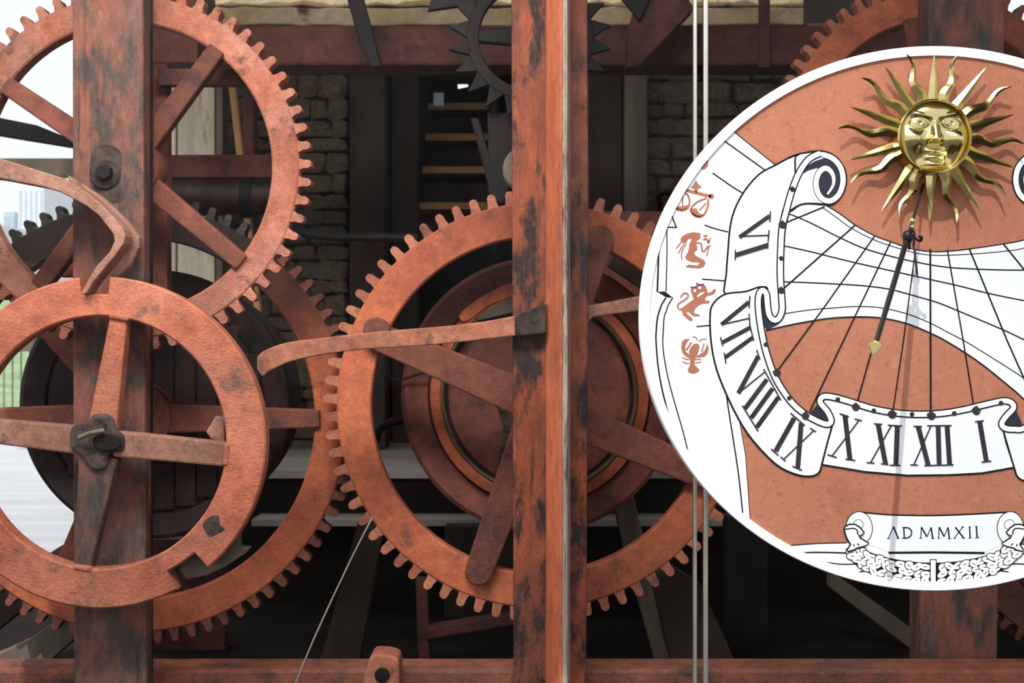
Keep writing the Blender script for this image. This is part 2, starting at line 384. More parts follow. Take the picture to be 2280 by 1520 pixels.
# door posts of the opening and timber posts at the left
def timber(name, x0, x1, ya, yb, d, t, mat, label, cat='timber post', skew=0):
    return tag(prism(name, [(x0, ya), (x1, ya), (x1 + skew, yb), (x0 + skew, yb)], d, t, mat, bevel=0.006), label, cat)
timber('timber_post', 395, 478, 100, 1020, 2.36, 0.16, 'timber_pale', 'broad pale timber post behind the upper toothed wheel')
timber('timber_post', 366, 391, 100, 1020, 2.36, 0.16, 'timber_pale', 'narrow pale timber post beside the broad pale one')
timber('timber_post', 481, 496, 100, 1020, 2.34, 0.10, 'timber_grey', 'thin grey weathered post right of the broad pale post')
timber('timber_strut', 507, 522, 178, 1035, 2.2, 0.04, 'step', 'slanting tan strut seen inside the upper toothed wheel', 'strut', 98)
timber('timber_post', 540, 566, 140, 1020, 2.3, 0.08, 'beam_red', 'thin dark red post inside the upper toothed wheel')
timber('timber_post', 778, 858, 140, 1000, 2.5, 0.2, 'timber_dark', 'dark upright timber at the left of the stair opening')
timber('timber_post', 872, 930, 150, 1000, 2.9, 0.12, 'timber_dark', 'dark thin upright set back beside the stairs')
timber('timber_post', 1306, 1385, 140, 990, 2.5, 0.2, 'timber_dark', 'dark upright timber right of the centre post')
timber('timber_post', 1392, 1442, 150, 990, 2.44, 0.12, 'timber_grey', 'grey-brown timber jamb beside the right stone wall')
# stairs
st = thing('staircase', P(1012, 900, 3.4), 'open wooden staircase with tan treads in the dark opening', 'stairs')
for i, (py, x0, x1) in enumerate(((458, 930, 1092), (378, 936, 1090), (305, 942, 1090), (236, 946, 1088), (172, 948, 1088), (118, 950, 1086))):
    d = 3.2 + i * 0.22
    a, b = P(x0, py + 8, d), P(x1, py - 8, d)
    box('tread', (a.x, d, a.z), (b.x, d + 0.26, b.z), 'step', st, bevel=0.004)
    a2 = P(x0, py + 60, d + 0.2)
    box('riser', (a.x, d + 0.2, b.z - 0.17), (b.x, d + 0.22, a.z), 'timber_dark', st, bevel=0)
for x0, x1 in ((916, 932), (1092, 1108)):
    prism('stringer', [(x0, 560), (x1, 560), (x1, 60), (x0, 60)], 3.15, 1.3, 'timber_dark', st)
tag(box('wall_notice', tuple(P(965, 236, 3.3)), tuple(P(988, 206, 3.3) + Vector((0, 0.02, 0))), 'city_blue', bevel=0.002), 'small pale blue notice hanging by the stairs', 'notice')
# small bright slits high in the stair room
def emit(name, c, e):
    n = NT(name); n.b.inputs['Emission Color'].default_value = c; n.b.inputs['Emission Strength'].default_value = e
    v = n.coords(); n.l(n.ramp(n.noise(v, 4, 2), 0.2, 0.8, (0.9, 0.9, 0.9, 1), (1, 1, 1, 1)), n.b.inputs['Base Color']); return n.m
M['daylit'] = emit('daylit', (0.9, 0.95, 1, 1), 1.1)
for i, poly in enumerate(([(1014, 156), (1021, 146), (1024, 148), (1018, 158)], [(1019, 188), (1042, 188), (1042, 192), (1020, 197)], [(1060, 187), (1068, 187), (1068, 193), (1060, 193)])):
    o = prism('window_%d' % (i + 3), poly, 2.95, 0.01, 'daylit', bevel=0); struct(o, 'tiny bright daylight slit in the dark stair room')

# outside at the left: lawn, fence, skyline
vs = []; fs = []; nx, ny = 24, 16
for j in range(ny + 1):
    for i in range(nx + 1):
        yy = 12 + 34 * j / ny; vs.append((-30 + 40 * i / nx, yy, -0.2 + 2.7 * (j / ny) ** 1.2 + random.uniform(-.05, .05)))
for j in range(ny):
    for i in range(nx): q = j * (nx + 1) + i; fs.append((q, q + 1, q + nx + 2, q + nx + 1))
lw = link('lawn', mesh(vs, fs), 'grass', smooth=True); tag(lw, 'light green lawn rising behind the terrace', 'lawn', kind='stuff')
fn = thing('garden_fence', (-3.2, 11.0, -0.12), 'thin wire-bar fence between terrace and lawn', 'fence')
for i in range(34):
    x = -4.9 + i * 0.085; tube('fence_bar', [(x, 11, -0.12), (x, 11, 0.95)], 0.008, 'timber_grey', fn, 6)
tube('fence_rail', [(-5, 11, 0.95), (-2, 11, 0.95)], 0.02, 'timber_grey', fn, 8); tube('fence_rail', [(-5, 11, 0.0), (-2, 11, 0.0)], 0.02, 'timber_grey', fn, 8)
def tower(x0, y0, x1, y1, d, mat, label, bars):
    a, b = P(x0, y1, d), P(x1, y0, d)
    t = thing('tower_block', ((a.x + b.x) / 2, d, -0.225), label, 'building')
    box('wall', (a.x, d, -0.225), (b.x, d + 6, b.z), mat, t, bevel=0)
    for i in range(bars):
        x = a.x + (b.x - a.x) * (i + 0.5) / bars; w = (b.x - a.x) / bars * 0.16
        box('window_strip', (x - w, d - 0.05, a.z), (x + w, d, b.z - 0.3), 'city_blue', t, bevel=0)
tower(40, 412, 98, 640, 85, 'city', 'tall pale glass tower with vertical window strips', 5)
tower(8, 472, 33, 640, 100, 'city_blue', 'short pale blue tower left of the tall glass one', 3)
tower(-60, 500, 4, 640, 76, 'city', 'low pale block at the left picture edge', 4)
tower(102, 498, 158, 640, 110, 'city', 'low pale block right of the tall glass tower', 4)
rb = box('terrace_beam', tuple(P(-60, 392, 3.6)), tuple(P(172, 352, 3.6) + Vector((0, 0.1, 0))), 'timber_grey'); tag(rb, 'grey horizontal beam crossing the bright sky at left', 'beam')
tag(box('terrace_rail', tuple(P(-60, 782, 8.0)), tuple(P(130, 752, 8.0) + Vector((0, 0.1, 0))), 'timber_grey'), 'grey rail low beyond the notched wheel', 'rail')

# ------------------------------------------------------------------ glass front and its steel edge strips
GY = -0.22
def rod(name, x, w, label):
    a = P(x, 760, GY); struct(box(name, (a.x - w / 2 * 1e-3, GY - 0.006, -0.12), (a.x + w / 2 * 1e-3, GY + 0.012, 2.35), 'steel', bevel=0.002), label)
rod('trim_3', 1547.5, 7.5, 'left thin steel glazing strip'); rod('trim_4', 1571, 9.5, 'right bright steel glazing strip')
xl, xr = P(1550, 760, GY).x, P(1569, 760, GY).x
struct(box('window_1', (-1.5, GY, -0.12), (xl - 0.004, GY + 0.008, 2.35), 'glass', bevel=0), 'clear glass pane in front of the clock wheels')
struct(box('window_2', (xr + 0.004, GY, -0.12), (4.2, GY + 0.008, 2.35), 'glass', bevel=0), 'clear glass pane behind the sundial')

# ------------------------------------------------------------------ clock frame
# left post
lp = thing('frame_post', P(240, 1600, 0), 'broad worn red-brown frame post at left behind the notched wheel', 'post')
prism('post_body', [(160, -260), (318, -260), (320, 400), (326, 1700), (165, 1700), (161, 700)], 0.0, 0.055, 'post_red', lp, 0.006)
pxbox('back_strip', 322, -260, 334, 1700, 0.056, 0.03, 'dark_drum', lp, 0.002)
prism('grease_patch', cr([(204, 340), (225, 322), (262, 330), (272, 360), (268, 410), (278, 440), (250, 452), (210, 432), (200, 400)], 3, True), -0.0006, 0.002, 'grime', lp, 0)
bo = lathe('bolt_washer', (232, 388), [(0.0, -0.008), (0.030, -0.008), (0.034, -0.003), (0.034, 0.002)], 'grime', lp, 24)
bm_ = bmesh.new(); bmesh.ops.create_cone(bm_, cap_ends=True, segments=6, radius1=0.020, radius2=0.018, depth=0.022, matrix=Matrix.Translation(P(232, 384, -0.016)) @ Matrix.Rotation(PI / 2, 4, 'X'))
me = bpy.data.meshes.new('bolt_head'); bm_.to_mesh(me); bm_.free(); link('bolt_head', me, 'black_iron', lp, bevel=0.003)
# rear left post
rp = thing('rear_post', P(346, 660, 0.24), 'short red rear upright right of the left post', 'post')
prism('post_body', [(316, 140), (372, 140), (372, 660), (316, 660)], 0.24, 0.05, 'dull_red', rp, 0.004)
pxbox('cross_strap', 352, 152, 575, 190, 0.20, 0.03, 'beam_red', rp, 0.003)
# centre post: broad back board with a proud wedge fin
cp = thing('frame_post', P(1222, 1600, 0), 'tall central frame post with bright orange ridge and bare wood edge', 'post')
prism('post_body', [(1138, -260), (1306, -260), (1311, 420), (1308, 1000), (1305, 1700), (1144, 1700), (1141, 700)], 0.0, 0.07, 'post_dark', cp, 0.006)
def wedge(name, xs, mat):            # xs: plan outline (px at its own depth, y)
    vs = []; n = len(xs)
    for zz in (-0.3, 1.85):
        for (x, yy) in xs:
            q = P(x, 760, yy); vs.append((q.x, yy, zz))
    fs = [tuple(range(n)), tuple(range(n, 2 * n))] + [(i, (i + 1) % n, n + (i + 1) % n, n + i) for i in range(n)]
    return link(name, fixn(mesh(vs, fs)), mat, cp, bevel=0.0025)
wedge('ridge', [(1215, 0.001), (1217, -0.012), (1249, -0.075), (1252, -0.075), (1252, 0.001)], 'fin_orange')
wedge('edge_strip', [(1252.5, 0.001), (1252.5, -0.076), (1264, -0.070), (1270, 0.001)], 'bare_wood')
lathe('boss', (1170, 376), [(0.0, 0.072), (0.048, 0.072), (0.052, 0.078), (0.052, 0.12), (0, 0.12)], 'timber_grey', cp, 32)
# right post
rp2 = thing('frame_post', P(2140, 1600, 0.25), 'grey and red frame post mostly hidden behind the sundial', 'post')
prism('post_body', [(2072, -260), (2238, -260), (2236, 300), (2218, 1700), (2048, 1700), (2050, 1300)], 0.25, 0.10, 'post_red', rp2, 0.006)
# beams
bb = thing('base_beam', P(1140, 1600, 0.02), 'heavy red-painted base beam along the bottom of the frame', 'beam')
a = P(-250, 1700, 0.08); b = P(2600, 1490, 0.08)
box('beam_body', (a.x, 0.08, a.z), (b.x, 0.20, b.z), 'base_red', bb, 0.008)
lug = prism('eye_lug', cr([(806, 1540), (812, 1500), (826, 1461), (850, 1456), (880, 1462), (889, 1480), (889, 1540)], 4), -0.005, 0.09, 'lever_red', bb, 0.006)
lathe('eye_hole', (851, 1503), [(0.0, -0.0066), (0.0155, -0.0066), (0.017, -0.0062), (0.017, -0.004)], 'black_iron', lug, 24)
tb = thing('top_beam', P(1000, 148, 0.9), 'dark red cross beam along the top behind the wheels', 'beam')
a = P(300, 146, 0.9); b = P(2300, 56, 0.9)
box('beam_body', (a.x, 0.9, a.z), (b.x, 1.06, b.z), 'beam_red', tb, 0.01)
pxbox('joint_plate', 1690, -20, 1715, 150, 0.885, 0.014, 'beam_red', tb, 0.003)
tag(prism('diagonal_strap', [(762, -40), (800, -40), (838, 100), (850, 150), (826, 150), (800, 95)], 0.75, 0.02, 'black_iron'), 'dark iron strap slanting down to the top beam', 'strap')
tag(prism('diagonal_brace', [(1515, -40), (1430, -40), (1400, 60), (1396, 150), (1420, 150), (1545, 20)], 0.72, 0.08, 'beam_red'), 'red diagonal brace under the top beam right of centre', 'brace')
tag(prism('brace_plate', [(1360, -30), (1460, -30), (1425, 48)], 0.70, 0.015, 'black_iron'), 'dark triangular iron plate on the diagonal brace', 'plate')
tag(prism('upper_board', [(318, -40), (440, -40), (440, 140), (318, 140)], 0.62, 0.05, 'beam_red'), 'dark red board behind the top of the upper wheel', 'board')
# rear cross beam and roller inside the upper wheel
rc = thing('cross_beam', P(470, 400, 0.55), 'red cross beam with dark roller inside the upper wheel', 'beam')
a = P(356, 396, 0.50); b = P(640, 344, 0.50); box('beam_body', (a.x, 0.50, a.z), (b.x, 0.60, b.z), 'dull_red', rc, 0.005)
tube('roller', [P(350, 438, 0.53), P(640, 438, 0.53)], 0.050, 'dark_drum', rc, 28)
tube('collar', [P(540, 438, 0.53), P(566, 438, 0.53)], 0.056, 'black_iron', rc, 28)

# ------------------------------------------------------------------ wheels
def tooth_mesh(base_w, tip_w, h, t, round_=True):
    """local: base on z=0 at x=0, pointing +z, front at y=0"""
    pts = [(-base_w / 2, -0.006), (-base_w / 2, 0), (-tip_w / 2, h * 0.35), (-tip_w / 2, h * 0.72), (-tip_w * 0.3, h * 0.96), (0, h), (tip_w * 0.3, h * 0.96), (tip_w / 2, h * 0.72), (tip_w / 2, h * 0.35), (base_w / 2, 0), (base_w / 2, -0.006)]
    n = len(pts); vs = [(x, 0.003, z) for x, z in pts] + [(x, t - 0.003, z) for x, z in pts]
    fs = [tuple(range(n)), tuple(range(2 * n - 1, n - 1, -1))] + [((i + 1) % n, i, n + i, n + (i + 1) % n) for i in range(n)]
    return fixn(mesh(vs, fs, 'tooth'))
def add_teeth(w, c, ro, y0, N, tm, phase=0.0, skip=None):
    C = P(c[0], c[1], y0); s = S(y0)
    for i in range(N):
        a = phase + 2 * PI * i / N
        me_ = skip[0] if skip and skip[1] < a % (2 * PI) < skip[2] else tm
        o = bpy.data.objects.new('tooth', me_); COL.objects.link(o); o.parent = w
        o.location = C + Vector((math.cos(a), 0, math.sin(a))) * ro * s - ORG[w.name]
        o.rotation_euler = (0, PI / 2 - a, 0)
def spoke(w, c, a, r0, r1, w0, w1, y0, t, mat, roundend=False, name='spoke'):
    ca, sa = math.cos(a), math.sin(a)
    f = lambda r, q: (c[0] + r * ca - q * sa, c[1] - (r * sa + q * ca))
    pts = [f(r0, -w0 / 2), f(r1, -w1 / 2)]
    if roundend: pts += [f(r1 + w1 / 2 * math.sin(k * PI / 8), -w1 / 2 * math.cos(k * PI / 8)) for k in range(1, 8)]
    pts += [f(r1, w1 / 2), f(r0, w0 / 2)]
    return prism(name, pts, y0, t, mat, w, 0.005)

# A: upper toothed wheel
cA = (283, 372); yA = 0.12
wA = thing('toothed_wheel', P(cA[0], cA[1], yA), 'large pale red toothed wheel at upper left', 'gear wheel')
ring('rim', cA, 322, 383, yA, 0.05, 'pale_red', wA, 160)
ring('rim_lip', cA, 350, 376, yA + 0.05, 0.02, 'dull_red', wA, 160)
tm = tooth_mesh(0.026, 0.019, 0.028, 0.05); tm.materials.append(M['pale_red'])
add_teeth(wA, cA, 383, yA, 61, tm, 0.02)
for a in (53, 146, -40, 233): spoke(wA, cA, math.radians(a), 20, 332, 50, 40, yA - 0.012, 0.04, 'dull_red')
lathe('hub', cA, [(0, yA - 0.02), (0.07, yA - 0.02), (0.075, yA - 0.01), (0.075, yA + 0.06), (0, yA + 0.06)], 'dull_red', wA, 32)
tube('arbor', [P(cA[0], cA[1], 0.06), P(cA[0], cA[1], 0.06) + Vector((0, 0.13, 0))], 0.03, 'black_iron', wA, 20)

# E: big toothed wheel low left
cE = (297, 932); yE = 0.34
wE = thing('toothed_wheel', P(cE[0], cE[1], yE), 'huge red toothed wheel behind the notched wheel', 'gear wheel')
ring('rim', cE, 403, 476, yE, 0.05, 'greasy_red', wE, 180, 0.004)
tm = tooth_mesh(0.026, 0.018, 0.030, 0.05); tm.materials.append(M['dull_red'])
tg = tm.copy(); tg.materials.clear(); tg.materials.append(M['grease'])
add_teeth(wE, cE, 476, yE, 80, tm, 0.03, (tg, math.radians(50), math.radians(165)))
for a in (0, 131, 180, 245): spoke(wE, cE, math.radians(a), 20, 415, 70, 40 if a != 131 else 75, yE - 0.012, 0.04, 'dull_red')
lathe('hub', cE, [(0, yE - 0.02), (0.09, yE - 0.02), (0.09, yE + 0.05), (0, yE + 0.05)], 'dull_red', wE, 32)
# F: centre toothed wheel
cF = (1201, 902); yF = 0.26
wF = thing('toothed_wheel', P(cF[0], cF[1], yF), 'bright orange-red toothed wheel behind the central post', 'gear wheel')
ring('rim', cF, 375, 452, yF, 0.05, 'orange_red', wF, 180)
tm = tooth_mesh(0.026, 0.021, 0.032, 0.05); tm.materials.append(M['lever_red']); add_teeth(wF, cF, 452, yF, 72, tm, 0.055)
for a in (157, -23, 70, 250): spoke(wF, cF, math.radians(a), 10, 395, 86, 62, yF - 0.028, 0.03, 'dull_red', True)
lathe('hub', cF, [(0, yF - 0.04), (0.055, yF - 0.04), (0.06, yF - 0.03), (0.06, yF + 0.05), (0, yF + 0.05)], 'dull_red', wF, 40)
# R: right toothed wheel
cR = (2084, 316); yR = 0.42
wR = thing('toothed_wheel', P(cR[0], cR[1], yR), 'red toothed wheel at upper right behind the sundial', 'gear wheel')
ring('rim', cR, 272, 335, yR, 0.10, 'orange_red', wR, 150)
tm = tooth_mesh(0.026, 0.018, 0.032, 0.05); tm.materials.append(M['lever_red']); add_teeth(wR, cR, 335, yR, 58, tm, 0.02)
for a in (10, 100, 190, 280): spoke(wR, cR, math.radians(a), 10, 282, 60, 46, yR - 0.012, 0.04, 'dull_red')
lathe('hub', cR, [(0, yR - 0.02), (0.07, yR - 0.02), (0.07, yR + 0.05), (0, yR + 0.05)], 'dull_red', wR, 32)
# a lower right wheel, partly seen at the picture edge
wQ = thing('toothed_wheel', P(2420, 1180, 0.5), 'dark red wheel rim at the lower right picture edge', 'gear wheel')
ring('rim', (2420, 1180), 175, 265, 0.5, 0.06, 'dull_red', wQ, 110)
tm = tooth_mesh(0.026, 0.018, 0.03, 0.05); tm.materials.append(M['dull_red']); add_teeth(wQ, (2420, 1180), 265, 0.5, 44, tm)
for a in (45, 135, 225, 315): spoke(wQ, (2420, 1180), math.radians(a), 0, 185, 50, 44, 0.49, 0.04, 'dull_red')

# C: notched count wheel in front
cC = (222, 985); yC = -0.10
wC = thing('notched_wheel', P(cC[0], cC[1], yC), 'smooth red notched wheel in front of the left post', 'count wheel')
rad = math.radians; e = 0.0006
n1 = (rad(86.5), rad(97.0)); n2 = (rad(-62.3) + 2 * PI, rad(-49.0) + 2 * PI)
def nf(a):
    a %= 2 * PI
    if n1[0] < a < n1[1]: return 331
    if n2[0] < a < n2[1]: return 325
    return 370
extra = [n1[0] - e, n1[0] + e, n1[1] - e, n1[1] + e, n2[0] - e, n2[0] + e, n2[1] - e, n2[1] + e]
ring('rim', cC, 281, 370, yC, 0.05, 'ring_red', wC, 180, 0.004, (extra, nf))
for a, w0, w1, m in ((81.5, 66, 38, 'ring_red'), (-5.5, 58, 54, 'lever_tan'), (174, 64, 52, 'lever_tan'), (262, 88, 36, 'post_red')):
    spoke(wC, cC, rad(a), 30, 292, w0, w1, yC + 0.004, 0.042, m)
for a, w1 in ((81.5, 46), (-5.5, 50), (262, 42)):
    spoke(wC, cC, rad(a), 276, 290, w1, w1, yC - 0.003, 0.02, 'ring_red', name='spoke_pad')
prism('hub', cr([(158, 950), (190, 944), (208, 922), (248, 926), (256, 956), (274, 970), (272, 1004), (244, 1008), (236, 1040), (204, 1044), (176, 1010), (156, 998)], 3, True), yC - 0.006, 0.06, 'grime', wC, 0.006)
prism('hub_recess', cr([(206, 975), (230, 965), (262, 972), (266, 996), (240, 1003), (214, 998)], 3, True), yC - 0.016, 0.01, 'black_iron', wC, 0.002)
tube('hub_pin', [P(176, 974, yC - 0.02), P(200, 964, yC - 0.03), P(232, 958, yC - 0.022)], 0.005, 'fringe', wC, 8)
prism('wear_patch', cr([(452, 1165), (468, 1150), (486, 1148), (490, 1168), (500, 1178), (480, 1190), (466, 1194), (455, 1180)], 3, True), yC - 0.0008, 0.002, 'grime', wC, 0)
tube('arbor', [P(cC[0], cC[1], -0.09), P(cC[0], cC[1], -0.09) + Vector((0, 0.16, 0))], 0.035, 'black_iron', wC, 20)
cam_ = prism('cam_plate', [(398, 1268), (425, 1205), (480, 1140), (533, 1190), (534, 1216), (557, 1219), (547, 1232), (500, 1262), (460, 1281), (413, 1291)], -0.046, 0.03, 'grey_iron', None, 0.003)
tag(cam_, 'pointed grey iron cam plate showing through the lower notch', 'cam')
tag(prism('stop_tooth', [(458, 962), (480, 925), (500, 930), (500, 985), (470, 978)], -0.045, 0.03, 'lever_tan', None, 0.004), 'small tan stop block inside the notched wheel', 'stop block')

# drums
cD = (346, 899); yDm = 0.46; s = S(yDm)
dm = thing('cable_drum', P(cD[0], cD[1], yDm), 'big dark drum behind the notched wheel', 'drum')
R = 300 * s
lathe('flange', cD, [(0, yDm + 0.02), (R * 0.80, yDm + 0.02), (R * 0.82, yDm + 0.012), (R * 0.97, yDm), (R, yDm + 0.006), (R, yDm + 0.05), (R * 0.94, yDm + 0.06)], 'dark_drum', dm, 110)
lathe('barrel', cD, [(R * 0.93, yDm + 0.055), (R * 0.93, yDm + 0.45), (0, yDm + 0.45)], 'timber_dark', dm, 80)
for i in range(9):
    x = 150 + i * 48; hh = math.sqrt(max(0, 236 ** 2 - (x + 20 - 346) ** 2))
    if hh > 40: pxbox('stave', x, 899 - hh, x + 44, 899 + hh, yDm + 0.008, 0.012, 'dark_drum', dm, 0.002)
cG = (1200, 878); yG = 0.46; s = S(yG); R = 308 * s
dg = thing('winding_drum', P(cG[0], cG[1], yG), 'red-brown winding drum inside the central wheel', 'drum')
lathe('flange', cG, [(R * 0.80, yG + 0.05), (R * 0.81, yG + 0.02), (R * 0.97, yG), (R, yG + 0.008), (R, yG + 0.05), (R * 0.95, yG + 0.06)], 'dull_red', dg, 120)
lathe('inner_hoop', cG, [(R * 0.71, yG + 0.06), (R * 0.71, yG - 0.012), (R * 0.72, yG - 0.018), (R * 0.785, yG - 0.006), (R * 0.80, yG + 0.02)], 'orange_red', dg, 120)
lathe('hoop_edge', cG, [(R * 0.690, yG + 0.04), (R * 0.690, yG - 0.014), (R * 0.698, yG - 0.020), (R * 0.708, yG - 0.012), (R * 0.708, yG + 0.04)], 'fringe', dg, 120)
lathe('drum_end', cG, [(0, yG + 0.03), (R * 0.66, yG + 0.03), (R * 0.69, yG + 0.045)], 'dull_red', dg, 80)
lathe('barrel', cG, [(R * 0.94, yG + 0.055), (R * 0.94, yG + 0.5), (0, yG + 0.5)], 'dull_red', dg, 80)
prism('crust', cr([(1085, 840), (1110, 830), (1138, 850), (1145, 920), (1135, 1010), (1110, 1030), (1120, 960), (1105, 900)], 3, True), yG + 0.018, 0.02, 'grime', dg, 0.003)
prism('drum_crescent', cr([(1022, 702), (1060, 668), (1140, 628), (1150, 655), (1090, 680), (1040, 715)], 4, True), yG - 0.02, 0.02, 'fin_orange', dg, 0.003)
prism('drum_board', cr([(1062, 712), (1085, 690), (1145, 662), (1150, 690), (1100, 706)], 4, True), yG - 0.026, 0.02, 'timber_grey', dg, 0.003)
# ratchet (escape) wheel at the top
cN = (1180, 82); yN = 0.34
wN = thing('ratchet_wheel', P(cN[0], cN[1], yN), 'black iron ratchet wheel with pointed teeth behind the post top', 'ratchet wheel')
ring('rim', cN, 114, 141, yN, 0.03, 'black_iron', wN, 96, 0.002)
s = S(yN); pts = [(-0.020, -0.008), (-0.020, 0.0), (-0.004, 0.040), (0.0005, 0.047), (0.006, 0.030), (0.020, 0.0), (0.020, -0.008)]
n = len(pts); tm = fixn(mesh([(x, 0.002, z) for x, z in pts] + [(x, 0.028, z) for x, z in pts], [tuple(range(n)), tuple(range(2 * n - 1, n - 1, -1))] + [((i + 1) % n, i, n + i, n + (i + 1) % n) for i in range(n)], 'tooth')); tm.materials.append(M['black_iron'])
add_teeth(wN, cN, 140, yN, 22, tm, rad(172))
for a in (178, 88, -2, 268): spoke(wN, cN, rad(a), 0, 120, 44, 30, yN + 0.003, 0.024, 'black_iron')
pk = prism('pallet_bracket', [(1085, 250), (1150, 250), (1150, 330), (1132, 420), (1122, 452), (1092, 452), (1084, 400), (1048, 262), (1066, 262), (1086, 330)], 0.40, 0.05, 'black_iron', None, 0.004)
tag(pk, 'black forked iron bracket below the ratchet wheel', 'bracket')
tag(prism('escape_detent', [(952, 24), (966, -20), (1040, -40), (1120, -40), (1080, 22), (1052, 32), (1022, 14)], 0.36, 0.02, 'black_iron', None, 0.003), 'black iron blade pointing left at the top edge', 'blade')

# ------------------------------------------------------------------ levers
Z7 = lambda L: [(x / 4.344, 330 + y / 4.344) for x, y in L]
J = Z7([(-300, 60), (0, 95), (300, 190), (600, 285), (720, 345), (860, 440), (1000, 560), (1120, 690), (1190, 780), (1210, 850), (1195, 920), (1120, 1030), (1010, 1160), (900, 1295), (840, 1395), (800, 1422), (778, 1405), (840, 1290), (930, 1140), (1060, 1000), (1105, 900), (1095, 830), (1040, 760), (960, 655), (840, 560), (715, 490), (560, 415), (400, 368), (150, 320), (0, 290), (-300, 250)])
wJ = thing('locking_lever', P(0, 400, -0.12), 'hooked tan locking lever dropping its tip into the top notch', 'lever')
prism('arm', J, -0.125, 0.065, 'lever_tan', wJ, 0.007)
prism('rear_arm', Z7([(640, 250), (780, 330), (1000, 480), (1230, 700), (1350, 860), (1345, 960), (1250, 1140), (1120, 1260), (1060, 1235), (1235, 980), (1190, 850), (900, 540), (700, 400)]), -0.048, 0.03, 'lever_tan', wJ, 0.006)
tag(prism('wedge_block', [(127, 616), (164, 556), (166, 616)], 0.2, 0.05, 'orange_red', None, 0.003), 'small orange wedge above the notched wheel rim', 'wedge')
# long front lever across the centre
top = cr([(572, 794), (592, 778), (640, 762), (700, 754), (800, 742), (900, 733), (1000, 725), (1080, 715), (1140, 704), (1180, 697), (1216, 672)], 4)
bot = cr([(1216, 740), (1180, 744), (1140, 748), (1080, 755), (1000, 764), (900, 772), (830, 776), (740, 786), (650, 804), (600, 826), (585, 838), (572, 822)], 4)
wH = thing('strike_lever', P(900, 780, -0.03), 'long curved red lever crossing the central wheel and post', 'lever')
prism('arm', top + bot, -0.03, 0.03, 'lever_red', wH, 0.005)
prism('grimy_socket', [(1146, 703), (1214, 674), (1216, 742), (1146, 748)], -0.034, 0.033, 'grime', wH, 0.004)
prism('pivot_knob', cr([(808, 738), (815, 714), (838, 706), (860, 716), (868, 734), (850, 742), (825, 744)], 3, True), -0.012, 0.03, 'dull_red', wH, 0.004)
tag(prism('lever_tail', [(1272, 690), (1300, 682), (1440, 655), (1560, 625), (1560, 668), (1440, 690), (1320, 706), (1296, 736), (1272, 738)], 0.075, 0.03, 'lever_tan', None, 0.005), 'grey-tan bar right of the central post running behind the sundial', 'bar')
prism('drum_guard', [(1310, 470), (1480, 470), (1480, 760), (1400, 760), (1310, 760)], 0.93, 0.04, 'dull_red', dg, 0.004)  # separate red panel behind the drum, only parented to it
prism('drum_slat', [(1364, 562), (1440, 600), (1440, 650), (1352, 592)], 0.44, 0.03, 'timber_grey', dg, 0.003)
tag(prism('dark_bar', [(-60, 240), (0, 262), (80, 278), (150, 306), (170, 330), (60, 312), (-60, 292)], 0.55, 0.03, 'black_iron', None, 0.004), 'black iron bar crossing the sky at left', 'bar')

# ------------------------------------------------------------------ struts, cables and dark clutter below
def px_tube(name, pts, d, r, mat, label, cat, seg=8):
    return tag(tube(name, [P(x, y, d) for x, y in cr(pts, 6)], r, mat, None, seg), label, cat)
px_tube('cable', [(655, 1530), (700, 1420), (760, 1290), (800, 1208), (830, 1150)], 0.05, 0.0022, 'steel', 'thin pale cable slanting up from the base beam', 'cable')
px_tube('curved_rod', [(640, 505), (690, 522), (760, 528), (850, 528), (930, 530)], 0.9, 0.012, 'black_iron', 'black curved rod between upper and central wheels', 'rod')
px_tube('loop_cable', [(890, 770), (868, 790), (862, 820), (872, 842), (890, 846), (940, 830), (985, 812)], 0.44, 0.003, 'black_iron', 'thin black cable loop beside the winding drum', 'cable')
px_tube('drum_handle', [(838, 985), (842, 960), (865, 942), (905, 935)], 0.6, 0.010, 'black_iron', 'black curved handle left of the winding drum', 'handle')
